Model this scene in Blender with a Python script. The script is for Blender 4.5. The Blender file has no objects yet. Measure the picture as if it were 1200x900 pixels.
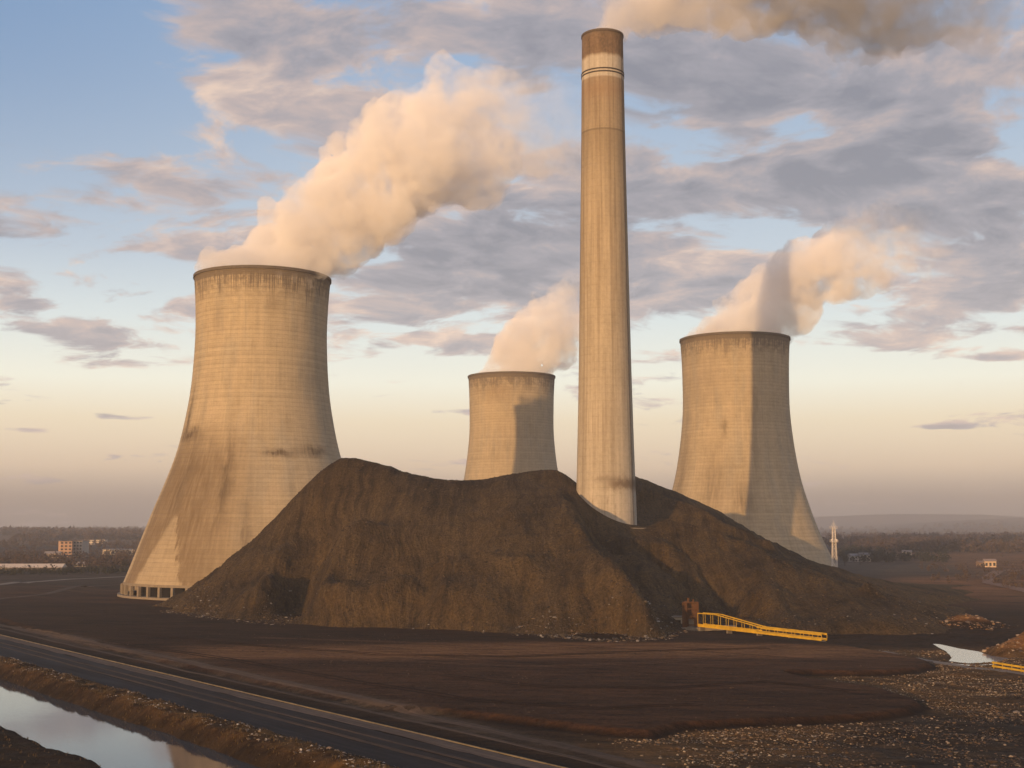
import bpy, bmesh, math, random
import numpy as np
from mathutils import Vector, Matrix
R = math.radians
random.seed(7); RNG = np.random.default_rng(7)
scene = bpy.context.scene
COL = scene.collection

# ------------------------------------------------------------------ camera
CAM_Z = 25.0
PITCH = math.atan(165/1500)
cam = bpy.data.cameras.new('camera'); camo = bpy.data.objects.new('camera', cam); COL.objects.link(camo)
cam.sensor_width = 36; cam.lens = 45; cam.clip_start = 0.5; cam.clip_end = 60000
camo.location = (0, 0, CAM_Z); camo.rotation_euler = (R(90)+PITCH, 0, 0)
scene.camera = camo

# ------------------------------------------------------------------ render settings
scene.render.engine = 'CYCLES'
scene.view_settings.view_transform = 'Standard'; scene.view_settings.look = 'None'
scene.view_settings.exposure = 0.0; scene.view_settings.gamma = 1.0
cy = scene.cycles
cy.use_denoising = True
cy.max_bounces = 10; cy.diffuse_bounces = 2; cy.glossy_bounces = 2; cy.transmission_bounces = 2
cy.volume_bounces = 8; cy.transparent_max_bounces = 8
cy.volume_step_rate = 1.0; cy.volume_max_steps = 160
cy.use_adaptive_sampling = True; cy.adaptive_threshold = 0.02

# ------------------------------------------------------------------ node expressions
class V:
    def __init__(s, t, k): s.t = t; s.k = k
    def _m(s, op, *a, clamp=False):
        n = s.t.nodes.new('ShaderNodeMath'); n.operation = op; n.use_clamp = clamp
        for i, q in enumerate((s,)+a):
            if isinstance(q, V): s.t.links.new(q.k, n.inputs[i])
            else: n.inputs[i].default_value = float(q)
        return V(s.t, n.outputs[0])
    def __add__(s, o): return s._m('ADD', o)
    __radd__ = __add__
    def __mul__(s, o): return s._m('MULTIPLY', o)
    __rmul__ = __mul__
    def __sub__(s, o): return s._m('SUBTRACT', o)
    def __rsub__(s, o): return (s*-1)+o
    def __truediv__(s, o): return s._m('DIVIDE', o)
    def __neg__(s): return s*-1
    def clamp(s): return s._m('ADD', 0.0, clamp=True)
    def abs(s): return s._m('ABSOLUTE')
    def sqrt(s): return s._m('SQRT')
    def pow(s, e): return s._m('POWER', e)
    def max(s, o): return s._m('MAXIMUM', o)
    def min(s, o): return s._m('MINIMUM', o)
    def frac(s): return s._m('FRACT')
    def exp(s): return s._m('EXPONENT')
    def step(s, a, b):
        n = s.t.nodes.new('ShaderNodeMapRange'); n.interpolation_type = 'SMOOTHSTEP'
        s.t.links.new(s.k, n.inputs[0])
        if a <= b: vals = (a, b, 0, 1)
        else: vals = (b, a, 1, 0)
        for i, v in enumerate(vals): n.inputs[1+i].default_value = v
        return V(s.t, n.outputs[0])
def link(t, src, inp):
    if isinstance(src, V): t.links.new(src.k, inp)
    elif isinstance(src, (tuple, list)):
        inp.default_value = tuple(src) + ((1,) if len(src) == 3 and len(inp.default_value) == 4 else ())
    elif isinstance(src, (int, float)): inp.default_value = src
    else: t.links.new(src, inp)
def mix(t, f, a, b):
    n = t.nodes.new('ShaderNodeMix'); n.data_type = 'RGBA'; n.clamp_factor = True
    link(t, f, n.inputs[0]); link(t, a, n.inputs[6]); link(t, b, n.inputs[7]); return n.outputs[2]
def mulc(t, a, b):
    n = t.nodes.new('ShaderNodeMix'); n.data_type = 'RGBA'; n.blend_type = 'MULTIPLY'; n.inputs[0].default_value = 1
    link(t, a, n.inputs[6]); link(t, b, n.inputs[7]); return n.outputs[2]
def comb(t, x, y, z):
    n = t.nodes.new('ShaderNodeCombineXYZ')
    for i, q in enumerate((x, y, z)): link(t, q, n.inputs[i])
    return n.outputs[0]
def gray(t, v):
    return comb(t, v, v, v)
def noise(t, vec, scale=1.0, detail=4, rough=0.55, dist=0.0, lac=2.0):
    n = t.nodes.new('ShaderNodeTexNoise'); t.links.new(vec, n.inputs['Vector'])
    n.inputs['Scale'].default_value = scale; n.inputs['Detail'].default_value = detail
    n.inputs['Roughness'].default_value = rough; n.inputs['Distortion'].default_value = dist
    n.inputs['Lacunarity'].default_value = lac
    return V(t, n.outputs[0])
def ramp(t, f, stops, interp='LINEAR'):
    n = t.nodes.new('ShaderNodeValToRGB'); link(t, f, n.inputs[0]); r = n.color_ramp; r.interpolation = interp
    while len(r.elements) < len(stops): r.elements.new(0.5)
    for e, (p, c) in zip(r.elements, stops): e.position = p; e.color = tuple(c)+(1,)
    return n.outputs[0]
def xyz(t, vec):
    n = t.nodes.new('ShaderNodeSeparateXYZ'); t.links.new(vec, n.inputs[0])
    return [V(t, n.outputs[i]) for i in range(3)]
def lin(*c):
    return tuple((x/255/12.92 if x <= 10 else ((x/255+0.055)/1.055)**2.4) for x in c)
def newmat(name):
    m = bpy.data.materials.new(name); m.use_nodes = True; t = m.node_tree
    b = t.nodes['Principled BSDF']; b.inputs['Roughness'].default_value = 0.9
    b.inputs['Specular IOR Level'].default_value = 0.2
    return m, t, b
def tc(t, which='Object'):
    n = t.nodes.new('ShaderNodeTexCoord'); return n.outputs[which]
def bump(t, b, h, dist=0.1, strength=1.0):
    n = t.nodes.new('ShaderNodeBump'); n.inputs['Distance'].default_value = dist; n.inputs['Strength'].default_value = strength
    link(t, h, n.inputs['Height']); t.links.new(n.outputs[0], b.inputs['Normal'])

# ------------------------------------------------------------------ sun and sky
SUN_AZ = R(26.0); SUN_EL = R(5.3)          # azimuth to the left of straight behind the camera
to_sun = Vector((-math.sin(SUN_AZ)*math.cos(SUN_EL), -math.cos(SUN_AZ)*math.cos(SUN_EL), math.sin(SUN_EL)))
sl = bpy.data.lights.new('sun', 'SUN'); so = bpy.data.objects.new('sun', sl); COL.objects.link(so)
sl.energy = 5.0; sl.angle = R(0.5); sl.color = (1.0, 0.60, 0.26)
so.rotation_euler = to_sun.to_track_quat('Z', 'Y').to_euler()

def build_world():
    w = bpy.data.worlds.new('World'); scene.world = w; w.use_nodes = True
    t = w.node_tree; t.nodes.clear()
    out = t.nodes.new('ShaderNodeOutputWorld')
    sky = t.nodes.new('ShaderNodeTexSky'); sky.sky_type = 'NISHITA'; sky.sun_disc = False
    sky.sun_elevation = SUN_EL; sky.sun_rotation = math.pi + SUN_AZ
    sky.air_density = 1.2; sky.dust_density = 1.5; sky.ozone_density = 2.0
    bg1 = t.nodes.new('ShaderNodeBackground'); t.links.new(sky.outputs[0], bg1.inputs[0]); bg1.inputs[1].default_value = 0.09
    d = tc(t, 'Generated'); x, y, z = xyz(t, d)
    hor = (x*x + y*y).sqrt().max(0.001)
    h = z.max(0.0)/hor                                   # tangent of the elevation
    az = x._m('ARCTAN2', y)                              # 0 straight ahead, in radians
    base = ramp(t, h/0.8, [(p/0.8, lin(*c)) for p, c in (
        (0.0, (160,147,138)), (0.012, (176,163,152)), (0.043, (236,211,181)), (0.08, (242,226,196)), (0.11, (246,245,228)), (0.16, (226,236,236)),
        (0.21, (204,218,230)), (0.34, (170,194,222)), (0.46, (140,174,214)), (0.8, (84,126,184)))])
    # the left of the sky is a deeper blue than the right
    base = mix(t, az.step(-0.05, -0.5)*h.step(0.1, 0.4)*0.55, base, lin(96,140,190))
    # cloud deck: a plane above, so it foreshortens towards the horizon
    k = z.max(0.0) + 0.19
    px = x/k; py = y/k
    nz = comb(t, px*0.85, py*0.95, 0.0)
    warp = noise(t, nz, 2.2, 3, 0.5)
    p1 = comb(t, px*0.85 + warp*0.35, py*0.95 + warp*0.25, 3.7)
    p2 = comb(t, px*0.85 + warp*0.35 - 0.03, (py*0.95 + warp*0.25)*0.975, 3.7)
    n1 = noise(t, p1, 3.3, 11, 0.58)
    n2 = noise(t, p2, 3.3, 11, 0.58)
    cov = None
    def g(pxx, pyy, sx, sy, a, tilt=0.0):
        nonlocal cov
        a0 = math.atan((pxx-600)/1509); h0 = (615-pyy)/1509
        u = (az - a0)*(1509/sx); v = (h - h0)*(1509/sy) + (az-a0)*(1509*tilt/sy)
        e = (-(u*u + v*v)).exp()*a
        cov = e if cov is None else cov + e
    g(90, 235, 150, 42, 0.17); g(190, 300, 100, 16, 0.12); g(200, 365, 60, 26, 0.18); g(90, 395, 50, 10, 0.13)
    g(240, 95, 80, 35, 0.10, 0.3); g(450, 20, 220, 55, 0.19); g(560, 310, 190, 70, 0.20); g(300, 200, 90, 40, 0.10)
    g(700, 270, 120, 120, 0.14); g(880, 95, 170, 60, 0.16); g(1130, 120, 110, 55, 0.17); g(1090, 220, 190, 55, 0.21)
    g(860, 215, 90, 28, 0.12); g(1150, 340, 90, 45, 0.18); g(1000, 400, 120, 16, 0.14); g(820, 320, 90, 50, 0.10)
    g(1150, 60, 120, 60, 0.10); g(60, 90, 130, 90, -0.16); g(950, 150, 60, 22, -0.20); g(1000, 290, 60, 10, -0.1); g(60, 150, 60, 30, -0.10)
    g(60, 430, 110, 8, 0.14); g(130, 494, 40, 5, 0.24); g(30, 511, 28, 4, 0.2); g(530, 482, 40, 5, 0.2); g(770, 497, 40, 5, 0.2); g(1130, 458, 55, 5, 0.22); g(1110, 506, 50, 4, 0.26); g(1180, 430, 30, 5, 0.2); g(560, 400, 60, 8, 0.1)
    low = h.step(0.16, 0.10)                            # fewer clouds low down
    high = h.step(0.45, 0.7)
    c = (n1 + cov*0.95 - low*0.10 + 0.012)
    n3 = noise(t, p1, 9.5, 7, 0.60)
    c = c + (n3-0.5)*0.30
    dens = c.step(0.505, 0.615)
    rim = ((n1 - n2)*3.6 + 0.32).clamp()
    thin = 1.0 - c.step(0.54, 0.76)
    big = noise(t, p1, 1.7, 4, 0.55)
    lit = (rim*0.70 + thin*0.40 + (big-0.5)*1.6).clamp()
    fine = noise(t, p1, 13.0, 6, 0.65)
    lit = (lit*0.9 + (fine-0.5)*0.6 - (n3-0.5)*0.9).clamp()
    ccol = ramp(t, lit, [(0.0, lin(146,145,155)), (0.33, lin(172,167,174)), (0.65, lin(208,188,182)), (1.0, lin(250,220,198))])
    warm = h.step(0.22, 0.06)
    ccol = mix(t, warm*0.35, ccol, lin(196,180,176))
    col = mix(t, dens*0.92, base, ccol)
    sd = x*to_sun.x + y*to_sun.y + z*to_sun.z
    glow = ((sd - 1.0)*7.0).exp()*z.step(-0.02, 0.02)
    col = mix(t, glow*0.9, col, (2.6, 1.9, 1.25))
    gain = (-(h*h)*(1/(0.16*0.16))).exp()*0.52 + 1.06
    col = mulc(t, col, gray(t, gain))
    bg2 = t.nodes.new('ShaderNodeBackground'); t.links.new(col, bg2.inputs[0]); bg2.inputs[1].default_value = 1.0
    ms = t.nodes.new('ShaderNodeMixShader'); ms.inputs[0].default_value = 0.86
    t.links.new(bg1.outputs[0], ms.inputs[1]); t.links.new(bg2.outputs[0], ms.inputs[2])
    t.links.new(ms.outputs[0], out.inputs['Surface'])
build_world()

# ------------------------------------------------------------------ tools
ct, st = math.cos(PITCH), math.sin(PITCH)
def ray(px, py):
    v = (px-600)/1500; w = (450-py)/1500
    return (v, ct - w*st, st + w*ct)
def P(px, py, d):
    D = ray(px, py); t = d/D[1]; return (D[0]*t, d, CAM_Z + D[2]*t)
def G(px, py, z=0.0):
    D = ray(px, py); t = (z-CAM_Z)/D[2]; return (D[0]*t, D[1]*t)

def _hash(ix, iy, seed):
    n = (ix*374761393 + iy*668265263 + seed*2147483647) & 0xffffffff
    n = ((n ^ (n >> 13))*1274126177) & 0xffffffff
    return ((n ^ (n >> 16)) & 0xffff)/65535.0
def vnoise(x, y, seed=0):
    x = np.asarray(x, float); y = np.asarray(y, float)
    ix = np.floor(x).astype(np.int64); iy = np.floor(y).astype(np.int64)
    fx = x-ix; fy = y-iy; fx = fx*fx*(3-2*fx); fy = fy*fy*(3-2*fy)
    a = _hash(ix, iy, seed); b = _hash(ix+1, iy, seed); c = _hash(ix, iy+1, seed); d = _hash(ix+1, iy+1, seed)
    return (a*(1-fx)+b*fx)*(1-fy)+(c*(1-fx)+d*fx)*fy - 0.5
def fbm(x, y, oct=4, seed=0, gain=0.5):
    s = 0; a = 1
    for i in range(oct):
        s = s + a*vnoise(x*2**i + 17.3*i, y*2**i - 9.1*i, seed+i); a *= gain
    return s
def sstep(v, a, b):
    t = np.clip((v-a)/(b-a), 0, 1); return t*t*(3-2*t)

def tag(o, label=None, cat=None, group=None, kind=None):
    if label: o['label'] = label
    if cat: o['category'] = cat
    if group: o['group'] = group
    if kind: o['kind'] = kind
    return o
def empty(name, loc, rz=0.0):
    o = bpy.data.objects.new(name, None); COL.objects.link(o); o.location = loc; o.rotation_euler.z = rz
    o.empty_display_size = 1; return o
def mesh_obj(name, verts, faces, mat, parent=None, smooth=False, loc=None):
    me = bpy.data.meshes.new(name); me.from_pydata([tuple(v) for v in verts], [], faces); me.update()
    if smooth:
        for p in me.polygons: p.use_smooth = True
    if mat: me.materials.append(mat)
    o = bpy.data.objects.new(name, me); COL.objects.link(o)
    if parent: o.parent = parent
    if loc: o.location = loc
    return o
class MB:
    def __init__(s): s.v = []; s.f = []
    def box(s, x0, x1, y0, y1, z0, z1):
        n = len(s.v); s.v += [(x, y, z) for z in (z0, z1) for y in (y0, y1) for x in (x0, x1)]
        s.f += [[n+i for i in q] for q in ((0,2,3,1),(4,5,7,6),(0,1,5,4),(2,6,7,3),(0,4,6,2),(1,3,7,5))]; return s
    def bar(s, a, b, r, r2=None, sides=6):
        a = Vector(a); b = Vector(b); d = (b-a).normalized(); r2 = r if r2 is None else r2
        u = d.orthogonal().normalized(); w = d.cross(u); n = len(s.v)
        for p, q in ((a, r), (b, r2)):
            for i in range(sides):
                t = 2*math.pi*(i+0.5)/sides; s.v.append(tuple(p + u*(q*math.cos(t)) + w*(q*math.sin(t))))
        for i in range(sides):
            j = (i+1) % sides; s.f.append([n+i, n+j, n+sides+j, n+sides+i])
        s.f.append([n+i for i in range(sides)][::-1]); s.f.append([n+sides+i for i in range(sides)]); return s
    def build(s, name, mat, parent=None, smooth=False, loc=None):
        return mesh_obj(name, s.v, s.f, mat, parent, smooth, loc)
def lathe(prof, seg, a0=0):
    """closed ring profile list of (r,z); returns verts, faces of the open surface"""
    v = []; f = []
    for r, z in prof:
        for i in range(seg):
            a = 2*math.pi*i/seg + a0; v.append((r*math.cos(a), r*math.sin(a), z))
    for j in range(len(prof)-1):
        for i in range(seg):
            k = (i+1) % seg; f.append((j*seg+i, j*seg+k, (j+1)*seg+k, (j+1)*seg+i))
    return v, f
def spline(pts, n):
    """monotone-ish cubic through (z, r)"""
    zs = [p[0] for p in pts]; rs = [p[1] for p in pts]; m = []
    for i in range(len(pts)):
        if i == 0: m.append((rs[1]-rs[0])/(zs[1]-zs[0]))
        elif i == len(pts)-1: m.append((rs[-1]-rs[-2])/(zs[-1]-zs[-2]))
        else: m.append((rs[i+1]-rs[i-1])/(zs[i+1]-zs[i-1]))
    out = []
    for k in range(n+1):
        z = zs[0] + (zs[-1]-zs[0])*k/n
        i = max(j for j in range(len(zs)-1) if zs[j] <= z + 1e-9)
        h = zs[i+1]-zs[i]; t = (z-zs[i])/h
        r = (2*t**3-3*t*t+1)*rs[i] + (t**3-2*t*t+t)*h*m[i] + (-2*t**3+3*t*t)*rs[i+1] + (t**3-t*t)*h*m[i+1]
        out.append((r, z))
    return out
def plain(name, col, rough=0.85, metal=0.0, var=0.25, scale=1.5, bm=0.0):
    m, t, b = newmat(name); o = tc(t)
    n = noise(t, o, scale, 5, 0.6)
    f = (n - 0.5)*(2*var) + 1.0
    t.links.new(mulc(t, col, gray(t, f)), b.inputs['Base Color']); b.inputs['Roughness'].default_value = rough
    b.inputs['Metallic'].default_value = metal
    if bm: bump(t, b, n, bm)
    return m

# ------------------------------------------------------------------ concrete of the towers
def concrete_tower(name, stains, zh, base=(0.435,0.34,0.215), seed=0.0):
    m, t, b = newmat(name); x, y, z = xyz(t, tc(t))
    ang = x._m('ARCTAN2', -y)                 # 0 facing the camera, + to the right, radians
    deg = ang*(180/math.pi)
    v = comb(t, ang*28.0, z, seed)
    # lift lines every 1.5 m: a thin dark joint and a slightly different tint of each lift
    ph = (z/1.52).frac(); joint = (ph-0.5).abs().step(0.36, 0.49)
    lift = noise(t, comb(t, z*0.66, seed, 0.0), 1.0, 0, 0.5)
    pane = noise(t, comb(t, ang*8.0, z*0.66, seed), 1.0, 2, 0.6)
    streak = noise(t, comb(t, ang*42.0, z*0.035, seed+2), 1.0, 5, 0.6)
    blot = noise(t, comb(t, ang*6.0, z*0.07, seed+5), 1.0, 6, 0.6)
    grain = noise(t, v, 1.6, 6, 0.65)
    f = 1.0 - joint*0.15 + (lift-0.5)*0.28 + (pane-0.5)*0.30 + (streak-0.5)*0.46 + (blot-0.5)*0.60 + (grain-0.5)*0.42
    col = mulc(t, base, gray(t, f))
    col = mix(t, (blot.step(0.45, 0.75))*0.30, col, mulc(t, (0.36,0.26,0.17), gray(t, f)))
    gry = noise(t, comb(t, ang*3.5, z*0.03, seed+14), 1.0, 6, 0.6).step(0.48, 0.66)
    col = mix(t, gry*0.45, col, mulc(t, (0.33,0.29,0.22), gray(t, f)))
    # rim band: dark, with drips of uneven length below it
    drip = noise(t, comb(t, ang*70.0, z*0.02, seed+9), 1.0, 4, 0.7)
    patch = noise(t, comb(t, ang*4.0, 0.0, seed+3), 1.0, 3, 0.6)
    edge = drip*26.0 - 8.0 + (patch-0.5)*26.0
    band = (zh - z)                           # metres below the rim
    k1 = (edge - band).step(-3.0, 2.0)*drip.step(0.44, 0.56)*0.70
    k2 = band.step(3.4, 2.2)*0.60
    mott = noise(t, v, 0.5, 6, 0.7).step(0.35, 0.65)
    k3 = band.step(15.0, 3.0)*mott*0.55
    dark = (0.10,0.075,0.055)
    col = mix(t, (k1 + k2 + k3).min(0.8), col, dark)
    wob = noise(t, v, 0.22, 6, 0.65) - 0.5
    wob2 = noise(t, comb(t, ang*30.0, z*0.12, seed+4), 1.0, 5, 0.65) - 0.5
    for fn in stains:  # stains, plus the plume shade painted on the right tower
        k, c = fn(deg + wob*9.0 + wob2*9.0, z + wob*7.0, wob, wob2)
        col = mix(t, k, col, c)
    t.links.new(col, b.inputs['Base Color']); b.inputs['Roughness'].default_value = 0.88
    bump(t, b, grain*0.25 - joint*0.5, 0.08)
    return m
def blob(d0, z0, sd, sz, amt, c=(0.12,0.085,0.05)):
    def f(deg, z, w, w2):
        u = (deg-d0)*(1/sd); v = (z-z0)*(1/sz)
        return ((-(u*u+v*v)).exp()*amt*(w2*3.0+1.0)).clamp(), c
    return f
def t1_wash(deg, z, w, w2):
    wedge = ((deg+36.0).abs() - (30.0 - z)*0.62).step(1.5, -2.0)*z.step(30, 27)
    k = deg.step(-67, -61)*deg.step(25, -25)*z.step(66, 44)
    k = k*(1.0 - wedge*0.75)*(w2*1.2 + 0.95)
    return (k*0.85).clamp(), (0.17,0.115,0.062)
T1_ST = [t1_wash, blob(-50, 57, 14, 2.4, 0.95), blob(-57, 64, 3, 10, 0.8), blob(-8, 40, 3.0, 15, 0.7), blob(6, 20, 2.6, 12, 0.5), blob(-38, 40, 5, 16, 0.45),
         blob(24, 50, 11, 1.4, 0.9), blob(52, 51, 12, 1.8, 0.8), blob(-30, 98, 8, 5, 0.25), blob(20, 104, 6, 4, 0.3)]
T3_ST_SHADE = [blob(-30, 42, 12, 16, 0.40), blob(-5, 35, 9, 12, 0.50), blob(8, 60, 3, 18, 0.25), blob(-70, 45, 8, 25, 0.4), blob(-45, 92, 30, 12, 0.25, (0.2,0.16,0.13)), blob(10, 80, 2.5, 8, 0.3), blob(-22, 68, 3, 4, 0.5)]  # broad upper-left blob paints the steam plume's shade; the others are stains
T2_ST = [blob(-20, 100, 30, 5, 0.35, (0.2,0.13,0.07)), blob(0, 70, 30, 20, 0.15)]
PILLAR = plain('pillar_concrete', (0.24,0.19,0.135), 0.85, 0, 0.3, 0.7, 0.03)
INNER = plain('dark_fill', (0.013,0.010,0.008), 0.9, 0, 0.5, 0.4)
RIM = plain('rim_concrete', (0.13,0.105,0.08), 0.9, 0, 0.5, 1.2, 0.04)

def tower(cx, cy, prof, label, mat, zb=4.4, seg=160):
    root = empty('cooling_tower', (cx, cy, 0)); tag(root, label, 'cooling tower', 'hyperbolic cooling towers of the power station')
    pr = spline(prof, 110); rt, zt = pr[-1]
    inner = [(r-0.9, z) for r, z in pr][::-1]
    loop = pr + [(rt-0.9, zt)] + inner[1:] + [(pr[0][0]-0.9, pr[0][1]), pr[0]]
    v, f = lathe(loop, seg); mesh_obj('shell', v, f, mat, root, True)
    # stiffening ring round the mouth, standing proud of the shell
    v, f = lathe([(rt+0.02, zt-0.8), (rt+0.35, zt-0.8), (rt+0.35, zt+0.25), (rt-1.2, zt+0.25), (rt-1.2, zt-0.4), (rt-0.95, zt-0.4)], seg)
    ring = mesh_obj('rim', v, f, RIM, root)
    rb = pr[0][0]
    # lintel under the shell, pond wall, dark packing inside, leaning pillars
    v, f = lathe([(rb+0.12, zb-0.35), (rb+0.12, zb+0.5), (rb-1.1, zb+0.5), (rb-1.1, zb-0.35), (rb+0.12, zb-0.35)], seg)
    mesh_obj('lintel', v, f, PILLAR, root)
    v, f = lathe([(rb+1.9, -1.0), (rb+1.9, 0.72), (rb-1.8, 0.75), (rb-1.8, -1.0)], seg); mesh_obj('pond_wall', v, f, PILLAR, root)
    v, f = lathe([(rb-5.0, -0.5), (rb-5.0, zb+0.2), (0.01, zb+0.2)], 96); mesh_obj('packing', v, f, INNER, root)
    pil = None; n = 52
    for i in range(n):
        if pil is None:
            o = MB().box(-0.5, 0.5, -0.55, 0.55, 0.7, zb-0.3).build('pillar', PILLAR, root); pil = o
            bv = o.modifiers.new('b', 'BEVEL'); bv.width = 0.06
        else:
            o = pil.copy(); COL.objects.link(o)
        a = 2*math.pi*(i+0.5)/n
        o.parent = root; o.location = ((rb+0.35)*math.cos(a), (rb+0.35)*math.sin(a), 0); o.rotation_euler.z = a + math.pi/2
    return root
PROF1 = [(4.4,46.9),(15,43.0),(29,37.9),(40,33.6),(51,29.8),(63,27.1),(76,25.2),(94,24.2),(107,24.5),(117,25.2)]
PROF3 = [(4.4,45.0),(8.3,42.9),(22.4,36.6),(40,30.7),(51,28.1),(65,26),(79,24.8),(94,24.8),(104,25.1),(112,25.6)]
c1 = P(302, 615, 475); c3 = P(865, 615, 600); c2 = P(599.5, 615, 752)
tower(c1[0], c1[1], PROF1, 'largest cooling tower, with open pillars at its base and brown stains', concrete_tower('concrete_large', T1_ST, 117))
tower(c3[0], c3[1], PROF3, 'cooling tower right of the chimney, one half in sharp shadow, beside the small lattice mast', concrete_tower('concrete_right', T3_ST_SHADE, 112, seed=31.0))
tower(c2[0], c2[1], PROF3, 'smallest farthest cooling tower between the large tower and the chimney', concrete_tower('concrete_far', T2_ST, 112, seed=57.0))

# ------------------------------------------------------------------ chimney
def chimney():
    cx, cyy, _ = P(710.5, 615, 395)
    root = empty('chimney', (cx, cyy, 0)); tag(root, 'tall tapering concrete chimney with rusty top and pale painted band', 'chimney')
    s = 1500/395*0.985
    def z_of(py): return P(707, py, 395)[2]
    zt = z_of(43)
    m, t, b = newmat('chimney_concrete'); x, y, z = xyz(t, tc(t))
    ang = x._m('ARCTAN2', -y); deg = ang*(180/math.pi)
    st1 = noise(t, comb(t, ang*6.5, z*0.014, 1.0), 1.0, 6, 0.6)
    st2 = noise(t, comb(t, ang*13.0, z*0.03, 4.0), 1.0, 5, 0.62)
    ribs = ((ang*(36/math.pi)).frac()-0.5).abs().step(0.38, 0.5)*z.step(70, 110)
    blot = noise(t, comb(t, ang*2.5, z*0.06, 8.0), 1.0, 6, 0.62)
    gr = noise(t, comb(t, ang*8.0, z, 2.0), 1.2, 5, 0.65)
    ph = (z/2.4).frac(); joint = (ph-0.5).abs().step(0.42, 0.5)
    f = 1.0 + (st1-0.5)*0.80 + (st2-0.5)*(z.step(20, 120)*0.35+0.15) + (blot-0.5)*0.75 + (gr-0.5)*0.45 - joint*0.06 - ribs*0.08
    base = ramp(t, (z)/(zt), [(0.0,(0.43,0.37,0.29)),(0.35,(0.42,0.345,0.245)),(0.62,(0.38,0.30,0.20)),(0.80,(0.32,0.25,0.165)),(1.0,(0.24,0.17,0.11))])
    col = mulc(t, base, gray(t, f))
    drk = st1.step(0.50, 0.40)*(z*(1/170.0)).clamp()
    col = mix(t, drk*0.45, col, (0.19,0.125,0.075))
    col = mix(t, st2.step(0.50, 0.66)*blot.step(0.42, 0.62)*0.40, col, (0.17,0.12,0.075))
    # horizontal joint with a change of tone under it
    zj = z_of(158); col = mix(t, ((z-zj).abs()).step(0.45, 0.15)*0.6, col, (0.12,0.09,0.06))
    col = mix(t, z.step(zj-14, zj-2)*z.step(zj+0.1, zj-0.1)*0.30, col, (0.18,0.13,0.08))
    # pale painted band and rust above it
    za, zb = z_of(97), z_of(72); zw = z + (blot-0.5)*3.0
    wh = z.step(za-0.4, za+0.4)*zw.step(zb+0.8, zb-0.8)
    col = mix(t, wh*(0.55+0.0)*1.0, col, mulc(t, (0.55,0.50,0.42), gray(t, f)))
    col = mix(t, zw.step(zb-0.3, zb+1.2)*0.75, col, mulc(t, (0.135,0.085,0.052), gray(t, f*1.0 + (gr-0.5)*1.6 + (blot-0.5)*1.2)))
    col = mix(t, z.step(za+0.3, za-5)*z.step(za-9, za-2)*0.5, col, (0.24,0.14,0.08))
    col = mix(t, z.step(zt-1.8, zt-0.4)*0.5, col, (0.10,0.08,0.06))
    # dark stain and paler weathered foot near the ground
    zs = z_of(568)
    w = noise(t, comb(t, ang*6.0, z*0.4, 3.0), 1.0, 5, 0.7)-0.5
    k = ((z-zs+w*5.0)/1.7); col = mix(t, ((-(k*k)).exp()*deg.step(-15, 20)*0.8), col, (0.13,0.085,0.05))
    k = ((z-z_of(562)+w*3.0)/0.9); col = mix(t, ((-(k*k)).exp()*deg.step(-40, -10)*deg.step(40,0)*0.4), col, (0.16,0.12,0.08))
    col = mix(t, (z+w*4.0).step(z_of(572), z_of(580))*0.35, col, mulc(t, (0.50,0.43,0.34), gray(t, f)))
    sc = noise(t, comb(t, ang*10.0, z*0.1, 6.0), 1.0, 5, 0.7)
    col = mix(t, z.step(z_of(575), z_of(590))*sc.step(0.52, 0.70)*0.45, col, (0.16,0.11,0.07))
    t.links.new(col, b.inputs['Base Color']); bump(t, b, gr*0.2 - joint*0.3 - ribs*0.4, 0.10)
    def rr(py, w): return w/2/ (1500/ (395*ct + (z_of(py)-CAM_Z)*st))
    rows = [(620,72),(600,71),(560,68.5),(500,65),(430,61.5),(340,58),(250,54.5),(158,51.2),(97,49.6),(60,48.4),(43,48.2)]
    pr = [(z_of(py), rr(py, w)) for py, w in rows]
    pr = [(10.0, pr[0][1]+0.6)] + pr
    q = spline(pr, 120); rt = q[-1][0]
    v, f = lathe(q + [(rt-0.8, zt), (rt-0.8, zt-14), (0.01, zt-14)], 96); mesh_obj('shaft', v, f, m, root, False)
    for p in root.children[0].data.polygons: p.use_smooth = True
    steel = plain('chimney_steel', (0.05,0.04,0.035), 0.7, 0.2, 0.4)
    capm = plain('cap_ring', (0.10,0.075,0.055), 0.8, 0, 0.4)
    v, f = lathe([(rt+0.01, zt-0.45), (rt+0.2, zt-0.45), (rt+0.2, zt+0.2), (rt-1.1, zt+0.2), (rt-1.1, zt-0.4)], 96)
    mesh_obj('cap', v, f, capm, root)
    for py in (88.0, 91.5):
        zz = z_of(py); r0 = rr(py, 49.4)
        v, f = lathe([(r0-0.1, zz-0.2), (r0+0.14, zz-0.2), (r0+0.14, zz+0.2), (r0-0.1, zz+0.2)], 96)
        mesh_obj('band', v, f, steel, root)
    mb = MB(); a = R(-90+56)                    # ladder up the shaded side
    for sgn in (-0.25, 0.25):
        pts = [((r+0.25)*math.cos(a)-sgn*math.sin(a), (r+0.25)*math.sin(a)+sgn*math.cos(a), z) for r, z in q[::6]]
        for i in range(len(pts)-1): mb.bar(pts[i], pts[i+1], 0.05, sides=4)
    mb.build('ladder', steel, root)
    # painted-over doorway panels on the foot
    pm = plain('doorway_panel', (0.34,0.27,0.20), 0.85, 0, 0.3)
    zz = z_of(589); r0 = rr(589, 69)
    for dg, w_ in ((-30, 1.5), ):
        a = R(-90+dg); mb = MB()
        mb.box(-w_/2, w_/2, -0.12, 0.06, -1.3, 1.3)
        o = mb.build('doorway', pm, root); o.location = (r0*math.cos(a), r0*math.sin(a), zz); o.rotation_euler.z = a+math.pi/2
    return cx, cyy, zt
CHX, CHY, CHZ = chimney()

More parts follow.
